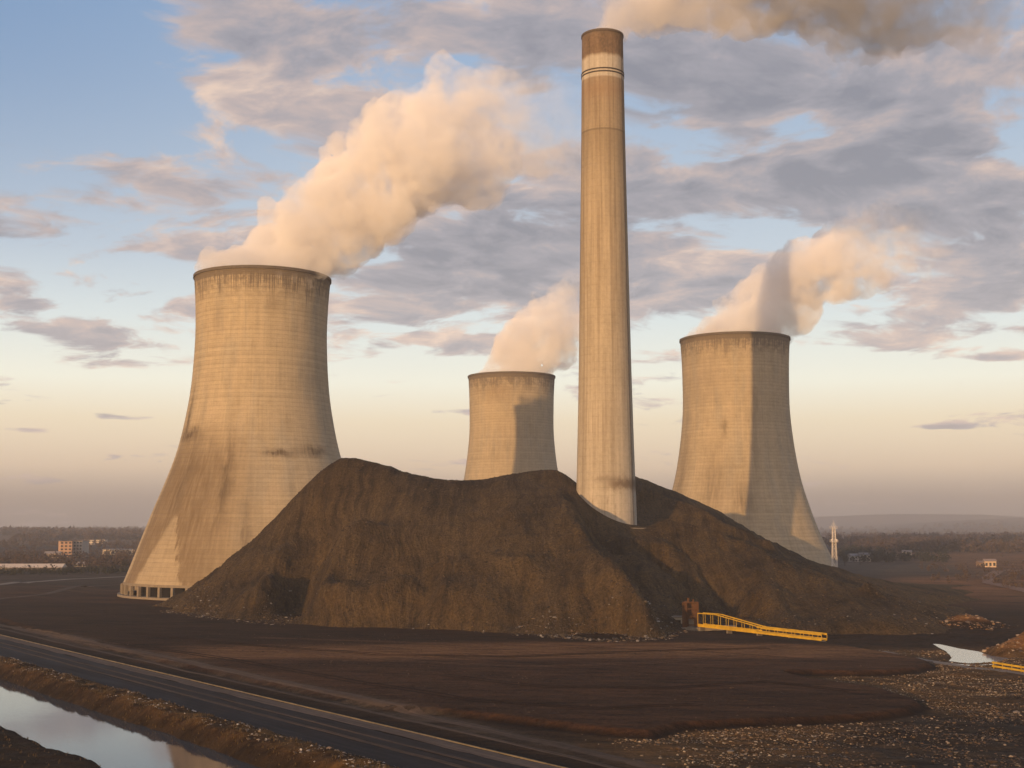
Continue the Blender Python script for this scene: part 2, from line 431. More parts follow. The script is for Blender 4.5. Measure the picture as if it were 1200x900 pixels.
# ------------------------------------------------------------------ spoil heap (height through surveyed points)
def heap():
    C = []
    def a(*pp):
        for p in pp: C.append(P(*p))
    a((397,541,385),(425,547,383),(450,552,380),(475,556,382),(500,560,386),(522,562,390),(545,563,394),(568,561,398),(590,558,402),(610,554,404),(630,551,404),(655,551,403))
    a((385,556,384),(372,571,383),(360,586,382),(345,600,381),(330,613,380),(315,627,379),(300,640,378),(285,652,376),(270,664,374),(255,677,372),(240,689,370),(225,698,368))
    a((664,563,398),(673,577,391),(686,590,387),(700,601,384),(713,609,383),(727,615,383),(744,619,385),(765,622,386),(780,623,387))
    a((668,590,378),(680,612,358),(693,640,334),(720,690,300),(745,718,287))
    a((735,645,352),(712,640,362),(762,690,325),(785,715,308),(750,672,335))
    a((450,641,345),(500,668,325),(560,668,320),(640,672,314),(540,652,338),(600,640,335),(445,690,325),(520,705,306),(600,710,300),(660,705,300))
    a((315,684,350),(350,707,350),(340,692,360),(360,628,378),(318,655,366),(300,715,338),(345,727,335),(385,650,356),(392,648,350),(396,700,316),(425,700,314),(480,690,330),(450,715,311),(300,690,352))
    a((800,630,381),(830,640,378),(860,648,373),(900,660,365),(940,674,358),(980,689,350),(1020,703,340),(1060,719,328))
    a((850,690,352),(800,680,350),(820,700,338),(900,700,335),(960,712,326))
    a((740,600,425),(800,604,420),(850,626,415),(900,646,420),(950,667,430),(770,596,430))
    a((690,556,436),(715,556,446),(740,558,450),(770,568,452),(800,580,455),(825,592,460),(850,605,465),(875,620,468),(900,635,470),(930,651,480),(960,665,490),(1000,675,500),(1040,685,508))
    a((1020,683,450),(1060,691,440),(1095,699,424),(1060,708,400))
    for dx, dy in ((13,0),(9,9)): C.append((CHX+dx, CHY+dy, 24.0))
    C += [(-60,432,14),(-20,436,22),(15,440,30),(-10,480,12),(40,500,20),(100,510,14)]
    foot = [(200,716),(225,723),(250,728),(300,733),(340,736),(370,737),(440,739),(480,741),(520,742),(560,745),(600,747),(640,749),(680,751),(720,753),(757,754),(782,748),(798,739),(820,733),(850,729),(875,736),(900,740),(930,742),(960,742),(1000,743),(1040,743),(1080,742),(1108,739),(1125,728),(1140,714),(1150,703),(1140,694)]
    F = [G(px, py) for px, py in foot]
    back = [(190,540),(150,560),(100,570),(50,575),(0,560),(-40,540),(-75,500),(-95,460),(-108,430),(-110,405),(-108,388)]
    F = F + back
    c = np.array([f for f in F]); n = len(F)
    for i in range(n):
        x, y = F[i]; C.append((x, y, 0.0))
        tx = F[(i+1) % n][0]-F[i-1][0]; ty = F[(i+1) % n][1]-F[i-1][1]; L = math.hypot(tx, ty)
        nx, ny = ty/L, -tx/L
        if i % 2 == 0: C.append((x+nx*10, y+ny*10, -4.5))
        if i % 4 == 0: C.append((x+nx*45, y+ny*45, -9.0))
    C = np.array(C)
    r = np.hypot(C[:,None,0]-C[None,:,0], C[:,None,1]-C[None,:,1])
    c2_ = 16.0
    A = np.sqrt(r*r + c2_); N = len(C)
    M = np.zeros((N+1, N+1)); M[:N,:N] = A - np.eye(N)*0.35; M[:N,N] = 1; M[N,:N] = 1
    w = np.linalg.solve(M, np.append(C[:,2], 0))
    def H(x, y):
        sh = x.shape; x = x.ravel(); y = y.ravel(); out = np.empty(len(x))
        for s in range(0, len(x), 20000):
            xx = x[s:s+20000]; yy = y[s:s+20000]
            out[s:s+20000] = np.sqrt((xx[:,None]-C[None,:,0])**2 + (yy[:,None]-C[None,:,1])**2 + c2_) @ w[:N] + w[N]
        return out.reshape(sh)
    return H
HEAP = heap()
def hit(px, py):
    """where the sight line to a surveyed pixel meets the smooth heap"""
    D = ray(px, py); ds = np.arange(262, 520, 0.5); t = ds/D[1]
    z = CAM_Z + D[2]*t; hh_ = np.maximum(HEAP(D[0]*t, ds), 0.0); k = np.argmax(hh_ >= z)
    return (D[0]*t[k], ds[k]) if hh_[k] >= z[k] else (D[0]*t[-1], 400.0)
FEAT = [([(375,640),(357,680),(345,715)], -3.4, 6.0), ([(348,642),(322,680),(300,712)], 2.6, 4.0), ([(420,632),(400,665),(385,700),(382,722)], 4.2, 5.0),
        ([(500,678),(488,700),(485,728)], -2.2, 6.0), ([(440,712),(470,688),(505,669),(560,666),(620,671)], 2.6, 4.5), ([(540,700),(560,730)], 1.6, 6.0),
        ([(655,590),(680,640),(715,690),(750,735)], 3.4, 5.5), ([(690,610),(725,650),(765,700),(785,728)], -3.2, 5.0), ([(620,690),(600,730)], -1.8, 4.0),
        ([(768,650),(800,678),(832,706)], -3.4, 3.2), ([(745,640),(790,645),(820,665)], 1.8, 4.0), ([(800,646),(845,685),(882,726)], -3.2, 3.4),
        ([(785,625),(840,637),(900,655),(960,678),(1010,695)], 2.6, 4.5), ([(790,612),(850,634),(920,662),(990,688)], -2.6, 4.5),
        ([(765,588),(800,601),(850,626),(900,647)], 2.4, 4.0), ([(930,690),(960,725)], -1.4, 5.0), ([(890,680),(915,725)], 1.4, 5.0), ([(430,560),(440,610)], -1.6, 5.0), ([(560,575),(548,630)], -1.8, 7.0), ([(600,572),(610,640)], 1.6, 7.0)]
FEAT = [([hit(*p) for p in pts], a_, w_) for pts, a_, w_ in FEAT]
def heap_height(X, Y):
    h = HEAP(X, Y)
    wX = X + 3.0*fbm(X/9, Y/9, 3, 61); wY = Y + 3.0*fbm(X/9, Y/9, 3, 71)
    for pts, a_, w_ in FEAT:
        d_ = np.full(X.shape, 1e9)
        for i in range(len(pts)-1):
            (ax, ay), (bx, by) = pts[i], pts[i+1]; ex, ey = bx-ax, by-ay
            t = np.clip(((wX-ax)*ex + (wY-ay)*ey)/(ex*ex+ey*ey), 0, 1); d_ = np.minimum(d_, np.hypot(wX-ax-t*ex, (wY-ay-t*ey)))
        h = h + 1.35*a_*np.exp(-(d_/w_)**1.6)*sstep(h, 0.0, 5.0)
    up = sstep(h, 0.5, 8)
    near = np.clip(np.hypot(X-CHX, Y-CHY)/22 - 0.45, 0, 1)
    wx = X + 6*fbm(X/30, Y/30, 3, 5)
    d = 1.1*fbm(X/24, Y/30, 3, 11) + 2.0*(0.20-np.abs(fbm(wx/11, Y/80, 2, 21)))*sstep(h, 1, 10)*sstep(h, 34, 20)
    d = d + 0.85*fbm(wx/2.8, Y/30, 3, 33, 0.6) + 0.42*fbm(X/2.6, Y/2.6, 4, 41, 0.65)
    h = h + d*near*(0.35+0.65*up)*(0.45+0.55*sstep(h, 36, 18))
    # the flat ledge the chimney stands on
    return h
def heap_mesh():
    xs = np.concatenate([np.arange(-125, -100, 1.2), np.arange(-100, 130, 0.62), np.arange(130, 215, 1.3)])
    ys = np.concatenate([np.arange(258, 400, 0.62), np.arange(400, 470, 1.0), np.arange(470, 585, 2.2)])
    X, Y = np.meshgrid(xs, ys); H = heap_height(X, Y)
    ok = H > -1.2
    idx = -np.ones(X.shape, int)
    q = ok[:-1,:-1] & ok[1:,:-1] & ok[:-1,1:] & ok[1:,1:]
    use = np.zeros(X.shape, bool); use[:-1,:-1] |= q; use[1:,:-1] |= q; use[:-1,1:] |= q; use[1:,1:] |= q
    idx[use] = np.arange(use.sum())
    v = np.stack([X[use], Y[use], H[use]], 1)
    f = np.stack([idx[:-1,:-1][q], idx[:-1,1:][q], idx[1:,1:][q], idx[1:,:-1][q]], 1)
    m, t, b = newmat('spoil')
    o = tc(t); x, y, z = xyz(t, o)
    big = noise(t, o, 0.035, 5, 0.6); mid = noise(t, o, 0.22, 6, 0.65); fin = noise(t, o, 1.6, 6, 0.7)
    wx_ = noise(t, o, 0.06, 3, 0.5)*9.0 + x
    rill = noise(t, comb(t, wx_*0.42, y*0.035, z*0.03), 1.0, 6, 0.68)
    rill2 = noise(t, comb(t, wx_*1.5, y*0.10, z*0.08), 1.0, 5, 0.65)
    vor = t.nodes.new('ShaderNodeTexVoronoi'); t.links.new(o, vor.inputs['Vector']); vor.inputs['Scale'].default_value = 1.1
    geo = t.nodes.new('ShaderNodeNewGeometry')
    col = mix(t, (big*0.40 + mid*0.12 + rill*0.48).step(0.36, 0.62), (0.030,0.020,0.012), (0.112,0.072,0.034))
    col = mix(t, rill2.step(0.50, 0.66)*0.55, col, (0.024,0.017,0.012))
    col = mix(t, z.step(30, 8)*mid.step(0.45, 0.65)*0.35, col, (0.095,0.055,0.020))
    col = mulc(t, col, gray(t, (1.0 + (fin-0.5)*2.8 + (mid-0.5)*0.5 + (rill2-0.5)*1.0).max(0.15)))
    spk = V(t, vor.outputs['Distance']).step(0.16, 0.08)*noise(t, o, 0.09, 3, 0.6).step(0.55, 0.7)
    col = mix(t, spk*0.35, col, (0.16,0.13,0.10))
    t.links.new(col, b.inputs['Base Color']); b.inputs['Roughness'].default_value = 1.0; b.inputs['Specular IOR Level'].default_value = 0.08
    bump(t, b, fin*0.7 + mid*0.4 + rill*0.8 + rill2*0.7, 1.0)
    o = mesh_obj('hill', v, f.tolist(), m, None, True)
    tag(o, 'dark brown heap of spoil burying the foot of the chimney', None, None, 'structure')
    return o
heap_mesh()

# ------------------------------------------------------------------ ground
LA = np.array(G(0, 744)); LB = np.array(G(660, 900)); LD = (LB-LA)/np.linalg.norm(LB-LA); LN = np.array([LD[1], -LD[0]])
def off(x, y): return (x-LA[0])*LN[0] + (y-LA[1])*LN[1]        # metres from the kerb line towards the camera
FLAT = [(1075,770),(1092,775),(1097,779),(1075,785),(1030,787.5),(1000,788),(955,787),(922,787),(955,795),(1000,802),(1040,808.5),(1072,817),(1087,825),(1072,832),(1030,838),(950,843),(860,845.5),(800,850),(765,860),(700,856),(620,846),(520,834),(450,828),(380,814),(300,797),(200,776),(100,753),(0,727),(-200,690),(-300,700),(-100,676),(160,690),(400,715),(700,730),(960,751)]
FLAT_W = np.array([G(px, py, 0.6) for px, py in FLAT])
POND = [(1096,754.5),(1106,756.5),(1122,760),(1142,763),(1162,767),(1180,771.5),(1165,775.5),(1135,777),(1114,774.5),(1118,769.5),(1112,763.5),(1102,758)]
POND_W = np.array([G(px, py, -0.15) for px, py in POND])
def sdf(poly, x, y):
    """signed distance, positive inside"""
    d = np.full(x.shape, 1e9); ins = np.zeros(x.shape, bool); n = len(poly)
    for i in range(n):
        ax, ay = poly[i]; bx, by = poly[(i+1) % n]; ex, ey = bx-ax, by-ay
        t = np.clip(((x-ax)*ex + (y-ay)*ey)/(ex*ex+ey*ey), 0, 1)
        d = np.minimum(d, np.hypot(x-ax-t*ex, y-ay-t*ey))
        c = ((ay > y) != (by > y)) & (x < ex*(y-ay)/(ey if abs(ey) > 1e-9 else 1e-9) + ax); ins ^= c
    return np.where(ins, d, -d)
RUB = G(1128, 733); RUB2 = G(1222, 766)
def ground_height(x, y):
    o = off(x, y); far = sstep(np.hypot(x, y), 450, 1500)
    wob = 1.1*fbm(x/9, y/9, 3, 51)
    h = 0.16*fbm(x/14, y/14, 4, 61)*(1-far)
    fl = sdf(FLAT_W, x + 1.2*fbm(x/14, y/14, 2, 77), y)
    h = h + 0.8*sstep(fl, -0.3, 1.4)*sstep(o, 0, -12)*sstep(np.hypot(x-c1[0], y-c1[1]), 62, 95)
    near = sstep(np.hypot(x, y), 420, 330)
    road = sstep(o, -1.5, 0)*sstep(o, 14.5, 13)
    h = h*(1-road)
    bank = sstep(o + wob, 18.5, 22.5)*sstep(o + wob, 38.5, 34.0)
    h = h + 0.55*sstep(o, 13.5, 15.5)*sstep(o, 20.5, 18.0)*(1+fbm(x/3, y/3, 3, 9)) - 2.8*bank*near
    h = h + 0.3*fbm(x/1.6, y/1.6, 3, 81)*sstep(o, 14, 16)*near
    rough = sstep(fl, 0, -3)*sstep(o, -2, -6)*sstep(x, 5, 25)*near
    h = h + rough*(0.55*fbm(x/5, y/5, 4, 91, 0.6) - 0.15)
    pond = sdf(POND_W, x, y); h = h*sstep(pond, 0.5, -6) - 0.55*sstep(pond, -1.5, 1.5)
    # broken heaps at the right edge
    for (cx, cy_), r, a in ((RUB2, 8.5, 5.0), ((RUB2[0]+14, RUB2[1]+9), 14, 7.0), (RUB, 8, 2.2), ((RUB[0]+5, RUB[1]+2), 6, 1.6)):
        q = np.hypot((x-cx)/1.35, y-cy_)/r + 0.25*fbm(x/5, y/5, 4, 13)
        h = h + a*np.clip(1-q, 0, 1)
    # far land: low swells and a long plateau on the horizon to the right
    h = h + far*(3.0*fbm(x/500, y/500, 3, 101)) + sstep(np.hypot(x, y), 900, 2500)*14*fbm(x/1500, y/1500, 3, 131)
    h = h + 62*sstep(y, 4200, 6200)*sstep(x + 250*fbm(x/900, y/900, 3, 7), 1500, 3200)*(1-0.5*sstep(y, 7500, 9500))
    h = h + 75*sstep(y + 400*fbm(x/1500, 0, 3, 3), 8300, 9600)*sstep(x, 1500, 2500)*sstep(x, 4700, 3300)
    return h
def grow(a, end, step, k=1.09):
    out = []; s = step; p = a; sg = 1 if end > a else -1
    while (end-p)*sg > 0:
        s *= k; p += s*sg; out.append(p)
    return out
def ground_mesh():
    xs = sorted(grow(-132, -9000, 0.55)) + list(np.arange(-132, 152, 0.55)) + grow(152, 9000, 0.55)
    ys = sorted(grow(118, -1200, 0.55)) + list(np.arange(118, 322, 0.55)) + grow(322, 10300, 0.55, 1.035)
    xs = np.array(xs); ys = np.array(ys); X, Y = np.meshgrid(xs, ys); H = ground_height(X, Y)
    ny, nx = X.shape
    idx = np.arange(nx*ny).reshape(ny, nx)
    f = np.stack([idx[:-1,:-1], idx[:-1,1:], idx[1:,1:], idx[1:,:-1]], -1).reshape(-1, 4)
    me = bpy.data.meshes.new('ground'); me.vertices.add(nx*ny)
    me.vertices.foreach_set('co', np.stack([X, Y, H], -1).reshape(-1).astype(np.float32))
    me.loops.add(len(f)*4); me.loops.foreach_set('vertex_index', f.reshape(-1).astype(np.int32))
    me.polygons.add(len(f)); me.polygons.foreach_set('loop_start', np.arange(0, len(f)*4, 4, dtype=np.int32))
    me.polygons.foreach_set('loop_total', np.full(len(f), 4, np.int32))
    me.polygons.foreach_set('use_smooth', np.ones(len(f), bool)); me.update(calc_edges=True); me.validate()
    # what the soil is made of, vertex by vertex
    o = off(X, Y); n1 = fbm(X/11, Y/4, 4, 201); n2 = fbm(X/40, Y/22, 4, 211); n3 = fbm(X/2.5, Y/2.5, 3, 221)
    c = np.zeros(X.shape+(3,)); c[:] = (0.028, 0.016, 0.009)
    def lay(k, col):
        kk = np.clip(k, 0, 1)[..., None]; c[:] = c*(1-kk) + np.array(col)*kk
    fl = sdf(FLAT_W, X + 1.2*fbm(X/14, Y/14, 2, 77), Y)
    inside = sstep(fl, -0.6, 0.8)*sstep(o, 0, -9)
    lay(inside, (0.058, 0.029, 0.016)); lay(inside*sstep(n2+0.4*n1, 0.0, 0.45)*0.7, (0.034, 0.017, 0.009))
    lay(sstep(fl, -2.2, -0.2)*sstep(fl, 1.2, 0.0)*sstep(o, 0, -9)*0.8, (0.010, 0.006, 0.004))          # dark line along the edge of the flat
    band = sstep(Y + 8*n2, 232, 244)*sstep(Y+8*n2, 272, 262)*sstep(X, -75, -55)*sstep(X, 120, 60)
    lay(band*0.75, (0.19, 0.10, 0.05))                                                              # sunlit strip before the heap, painted as paler soil
    lay(sstep(Y+6*n1, 268, 276)*sstep(Y, 420, 400)*sstep(X, 110, 60)*0.7, (0.024, 0.014, 0.008))       # darker soil along the toe
    gr = sstep(fl, 0, -2)*sstep(o, -5, -10)*sstep(X, 0, 18)*sstep(Y, 275, 255)
    lay(gr, (0.085, 0.052, 0.026)); lay(gr*sstep(X - 0.9*(Y-165) + 20*n2, 38, 60)*0.85, (0.032, 0.029, 0.028))  # gravel bank coloured as if sunlit, then darker to the lower right
    lay(sstep(o, -3.5, -1)*sstep(o, 14.8, 13.8), (0.016, 0.011, 0.008))
    lay(sstep(o, -12, -9)*sstep(o, -3, -6)*(0.5+n1)*0.8*sstep(Y, 330, 290), (0.085, 0.070, 0.060))
    vg = sstep(o+2*n3, 13.6, 15)*sstep(o+2*n3, 20.5, 18.5)*sstep(Y, 330, 300)
    lay(vg*(0.6+1.6*n3), (0.10, 0.060, 0.026))
    lay(sstep(o, 18.5, 20.5)*sstep(Y, 330, 300), (0.026, 0.018, 0.012))
    far = sstep(np.hypot(X, Y), 430, 800)
    fn = fbm(X/160, Y/260, 4, 301); fn2 = fbm(X/420, Y/600, 3, 311)
    lay(far*0.9, (0.085, 0.066, 0.056)); lay(far*sstep(fn, 0.02, 0.3)*0.8, (0.040, 0.034, 0.036)); lay(far*sstep(fn2, 0.1, 0.35)*0.7, (0.15, 0.10, 0.07))
    rg = sstep(np.hypot(X, Y), 380, 560)*sstep(X/np.maximum(Y, 1) + 0.1*fn, 0.30, 0.36)
    lay(rg*sstep(Y, 1500, 900)*(0.35+sstep(fn, -0.1, 0.3))*0.8, (0.19, 0.095, 0.05))
    rub = sstep(H, 0.9, 1.8)*(X > 70)*(Y < 420); lay(rub*0.9, (0.16, 0.085, 0.040))
    at = me.color_attributes.new('soil', 'FLOAT_COLOR', 'POINT')
    at.data.foreach_set('color', np.concatenate([c, np.ones(X.shape+(1,))], -1).reshape(-1).astype(np.float32))
    m, t, b = newmat('soil')
    an = t.nodes.new('ShaderNodeAttribute'); an.attribute_name = 'soil'
    oc = tc(t); x, y, z = xyz(t, oc)
    s1 = noise(t, comb(t, x*0.10, y*0.45, 0.0), 1.0, 7, 0.62); s2 = noise(t, oc, 1.1, 7, 0.68); s3 = noise(t, comb(t, x*0.025, y*0.06, 4.0), 1.0, 5, 0.6)
    tr = noise(t, comb(t, x*0.02 + y*0.012, (x*0.62+y*0.80)*0.5, 1.0), 1.0, 5, 0.6)
    f_ = 0.88 + (s1-0.5)*2.2 + (s2-0.5)*1.8 + (s3-0.5)*1.6 + (tr-0.5)*1.4
    t.links.new(mulc(t, mulc(t, an.outputs['Color'], (1.12, 0.98, 0.74)), gray(t, f_.max(0.2))), b.inputs['Base Color'])
    b.inputs['Roughness'].default_value = 1.0; b.inputs['Specular IOR Level'].default_value = 0.1
    bump(t, b, s2*0.5 + s1*0.9, 0.55)
    me.materials.append(m)
    ob = bpy.data.objects.new('ground', me); COL.objects.link(ob); tag(ob, kind='structure')
ground_mesh()
def gh(x, y): return float(ground_height(np.array([x]), np.array([y]))[0])

# ------------------------------------------------------------------ roads, tracks, water
def ribbon(name, pts, w, mat, lift=0.05, thick=0.0, sub=2.0, kind='structure', drape=True, z=None):
    """pts world xy; w width or (w0,w1) left-right offsets"""
    P2 = []
    for i in range(len(pts)-1):
        a, b = Vector(pts[i]), Vector(pts[i+1]); n = max(1, int((b-a).length/sub))
        for k in range(n): P2.append(a.lerp(b, k/n))
    P2.append(Vector(pts[-1])); wl, wr = (w if isinstance(w, tuple) else (-w/2, w/2))
    v = []; f = []; n = len(P2); cols = 5
    for i, p in enumerate(P2):
        d = (P2[min(i+1, n-1)]-P2[max(i-1, 0)]).normalized(); nn = Vector((d.y, -d.x))
        jit = 0.35*min(wr-wl, 1.6)*float(fbm(np.array([i*0.45]), np.array([wl*3.1]), 3, 3)[0])
        for c in range(cols):
            q = p + nn*(wl + (wr-wl)*c/(cols-1) + (jit if c in (0, cols-1) else 0))
            zz = (gh(q.x, q.y) if z is None else z) + lift + (0 if 0 < c < cols-1 else -0.03)
            v.append((q.x, q.y, zz))
    for i in range(n-1):
        for c in range(cols-1):
            a = i*cols+c; f.append((a, a+1, a+cols+1, a+cols))
    o = mesh_obj(name, v, f, mat, None, True); tag(o, kind=kind); return o
def road_mat(name, col, rough=0.7, var=0.5, spec=0.3):
    var = var*1.7
    m, t, b = newmat(name); o = tc(t); x, y, z = xyz(t, o)
    u = x*float(LD[0]) + y*float(LD[1]); w = x*float(LN[0]) + y*float(LN[1])
    n1 = noise(t, comb(t, u*0.03, w*1.6, 0.0), 1.0, 6, 0.65); n2 = noise(t, o, 0.8, 6, 0.7); n3 = noise(t, comb(t, u*0.06, w*0.3, 2.0), 1.0, 4)
    t.links.new(mulc(t, col, gray(t, (1.0 + (n1-0.5)*2*var + (n2-0.5)*var + (n3-0.5)*var).max(0.1))), b.inputs['Base Color'])
    link(t, (n3*0.5 + rough - 0.25).clamp(), b.inputs['Roughness']); b.inputs['Specular IOR Level'].default_value = spec
    bump(t, b, n2*0.4 + n1*0.4, 0.08); return m
def along(t): return (float(LA[0]+LD[0]*t), float(LA[1]+LD[1]*t))
L0, L1 = -60, 290
line = [along(t) for t in range(L0, L1+1, 10)]
concrete = road_mat('road_concrete', (0.115,0.080,0.056), 0.95, 0.5, 0.12)
wet = road_mat('road_wet', (0.016,0.011,0.008), 0.8, 0.9, 0.15)
tan = road_mat('road_tan', (0.085,0.056,0.036), 0.95, 0.7, 0.1)
ribbon('road', line, (0.35, 2.9), concrete, 0.07)
ribbon('road', line, (2.9, 5.2), wet, 0.03)
ribbon('road', line, (5.2, 5.9), tan, 0.045)
ribbon('road', line, (5.9, 7.6), wet, 0.03)
ribbon('road', line, (7.6, 8.5), tan, 0.045)
ribbon('road', line, (8.5, 13.6), wet, 0.03)
ribbon('dirt_track', line, (-5.2, -4.2), tan, 0.04)
ribbon('dirt_track', line, (-9.4, -7.2), tan, 0.04)
def kerb():
    mb = MB(); m = plain('kerb_paint', (0.17,0.128,0.072), 0.9, 0, 0.9, 0.35)
    a = along(L0); 
    root = empty('kerb', (0, 0, 0)); tag(root, 'long tan kerb running along the far side of the haul road', 'kerb')
    n = 70; step = (L1-L0)/n
    v = []; f = []
    for k in range(n):
        t0 = L0 + k*step + 0.04; t1 = t0 + step - 0.08
        A = np.array(along(t0)); B = np.array(along(t1)); q = len(v)
        for (Pt) in (A, B):
            for o_, z_ in ((-0.05, -0.1), (-0.02, 0.14), (0.20, 0.14), (0.25, -0.1)):
                pp = Pt + LN*o_; v.append((pp[0], pp[1], z_))
        f += [(q, q+1, q+5, q+4), (q+1, q+2, q+6, q+5), (q+2, q+3, q+7, q+6), (q+3, q+2, q+1, q), (q+4, q+5, q+6, q+7)]
    mesh_obj('kerbstones', v, f, m, root)
kerb()
path = road_mat('path_pale', (0.20,0.155,0.11), 0.9, 0.4)
pp = [G(px, py, 0.3) for px, py in ((950,749.5),(1000,757),(1040,764),(1080,770.5),(1120,776),(1165,783),(1210,790),(1300,806))]
ribbon('path', pp, 2.6, path, 0.10, sub=1.5)
ribbon('dirt_track', [G(px, py) for px, py in ((-60,694),(0,688),(33,683),(80,679.5),(150,676.5),(200,675.5))], 5.5, path, 0.25, sub=6)
ribbon('dirt_track', [G(px, py) for px, py in ((-30,708),(20,702),(60,696),(85,690),(110,687),(150,685))], 3.0, tan, 0.12, sub=4)
ribbon('dirt_track', [G(px, py) for px, py in ((1230,700),(1190,690),(1160,684),(1158,677),(1170,670),(1220,668))], 6.0, road_mat('orange_earth', (0.22,0.11,0.06), 0.9, 0.4), 0.3, sub=8)

def water_mat(name, col, rough, bmp):
    m, t, b = newmat(name); o = tc(t); b.inputs['Base Color'].default_value = col+(1,); b.inputs['IOR'].default_value = 1.33
    b.inputs['Roughness'].default_value = rough; b.inputs['Specular IOR Level'].default_value = 0.5
    n = noise(t, o, 1.4, 5, 0.6); n2 = noise(t, o, 0.12, 4, 0.6)
    bump(t, b, n*0.3 + n2*0.6, bmp); return m
W0 = [tuple(np.array(along(t)) + LN*o_) for t, o_ in ((L0, 16), (L1, 16), (L1, 42), (L0, 42))]
mesh_obj('water', [(x, y, -1.5) for x, y in W0], [(0, 1, 2, 3)], water_mat('canal_water', (0.05,0.065,0.07), 0.03, 0.012)); tag(bpy.data.objects['water'], kind='structure')
o = mesh_obj('water', [(x, y, -0.16) for x, y in [tuple(p) for p in (POND_W + (POND_W-POND_W.mean(0))*0.25)]], [tuple(range(len(POND)))], water_mat('milky_water', (0.30,0.28,0.24), 0.10, 0.004)); tag(o, kind='structure')

# ------------------------------------------------------------------ loose stones
def ico():
    bm = bmesh.new(); bmesh.ops.create_icosphere(bm, subdivisions=1, radius=1); 
    v = np.array([x.co[:] for x in bm.verts]); f = np.array([[x.index for x in q.verts] for q in bm.faces]); bm.free(); return v, f
ICO = ico()
OV = np.array([(1,0,0),(-1,0,0),(0,1,0),(0,-1,0),(0,0,1),(0,0,-1)], float); OF = np.array([(0,2,4),(2,1,4),(1,3,4),(3,0,4),(2,0,5),(1,2,5),(3,1,5),(0,3,5)])
def stones(name, xy, size, cols, kind='stuff', label=None, hfun=ground_height, flat=0.6, low=False):
    IV, IF = (OV, OF) if low else ICO
    n = len(xy); k = len(IV)
    rv = IV[None]*(1 + 0.45*(RNG.random((n, k, 1))-0.5)*1.6)
    sc = size[:, None, None]*np.stack([0.7+RNG.random(n)*0.7, 0.7+RNG.random(n)*0.6, flat*(0.6+RNG.random(n)*0.7)], -1)[:, None, :]
    rv = rv*sc; a = RNG.random(n)*6.283
    x = rv[..., 0]*np.cos(a)[:, None] - rv[..., 1]*np.sin(a)[:, None]; y = rv[..., 0]*np.sin(a)[:, None] + rv[..., 1]*np.cos(a)[:, None]
    z = rv[..., 2] + (hfun(xy[:, 0], xy[:, 1]) + size*0.05)[:, None]
    v = np.stack([x + xy[:, :1], y + xy[:, 1:2], z], -1).reshape(-1, 3)
    f = (IF[None] + (np.arange(n)*k)[:, None, None]).reshape(-1, 3)
    me = bpy.data.meshes.new(name); me.from_pydata(v.tolist(), [], f.tolist()); me.update()
    at = me.color_attributes.new('tone', 'FLOAT_COLOR', 'POINT')
    cc = np.array(cols)[RNG.integers(0, len(cols), n)]*(0.6+0.8*RNG.random((n, 1)))
    at.data.foreach_set('color', np.repeat(np.concatenate([cc, np.ones((n, 1))], 1), k, 0).reshape(-1).astype(np.float32))
    m, t, b = newmat(name+'_stone'); an = t.nodes.new('ShaderNodeAttribute'); an.attribute_name = 'tone'
    nn = noise(t, tc(t), 6.0, 4, 0.7)
    t.links.new(mulc(t, an.outputs['Color'], gray(t, nn*1.2+0.3)), b.inputs['Base Color'])
    me.materials.append(m); ob = bpy.data.objects.new(name, me); COL.objects.link(ob); tag(ob, label, None, None, kind); return ob
def scatter(n, x0, x1, y0, y1, dens):
    xy = np.stack([x0+(x1-x0)*RNG.random(n), y0+(y1-y0)*RNG.random(n)], 1)
    return xy[RNG.random(n) < dens(xy[:, 0], xy[:, 1])]
def d_gravel(x, y):
    fl = sdf(FLAT_W, x + 1.2*fbm(x/14, y/14, 2, 77), y); o_ = off(x, y)
    return sstep(fl, -0.3, -1.5)*sstep(o_, -6, -16)*sstep(x+6*fbm(x/8, y/8, 2, 3), 6, 20)*np.clip(0.45+1.3*fbm(x/7, y/7, 3, 19), 0.04, 1)*sstep(sdf(POND_W, x, y), 0, -1.5)
BR = [(0.11,0.068,0.036),(0.08,0.052,0.033),(0.05,0.038,0.03),(0.10,0.065,0.036),(0.04,0.034,0.032),(0.07,0.045,0.028),(0.22,0.17,0.12)]
def gdark(x, y): return sstep(x - 0.9*(y-165) + 14*fbm(x/12, y/12, 3, 47), 40, 58)
GOLD_LIT = [(0.20,0.125,0.060),(0.15,0.095,0.050),(0.10,0.065,0.038),(0.26,0.18,0.105),(0.13,0.08,0.042),(0.34,0.27,0.19)]  # brighter stones, sunlight on the gravel bank put into their colour
xy = scatter(130000, 4, 112, 120, 262, lambda x, y: d_gravel(x, y)*(1-gdark(x, y)))
stones('gravel', xy, 0.05+0.15*RNG.random(len(xy))**2.5, GOLD_LIT)
xy = scatter(130000, 4, 112, 120, 262, lambda x, y: d_gravel(x, y)*gdark(x, y))
stones('gravel', xy, 0.05+0.17*RNG.random(len(xy))**2.2, BR)
xy = scatter(2600, 4, 112, 120, 250, d_gravel)
stones('rubble', xy, 0.14+0.36*RNG.random(len(xy))**5, BR)
def d_verge(x, y):
    o_ = off(x, y); return sstep(o_, 12.5, 14)*sstep(o_, 19.5, 17.5)*np.clip(0.3+1.6*fbm(x/4, y/4, 3, 29), 0.02, 1)
xy = scatter(90000, -110, 30, 120, 290, d_verge)
stones('gravel', xy, 0.06+0.15*RNG.random(len(xy))**2, [(0.34,0.30,0.26),(0.22,0.17,0.12),(0.12,0.09,0.07),(0.15,0.10,0.05)])
def hh(x, y): return np.maximum(heap_height(x, y), ground_height(x, y))
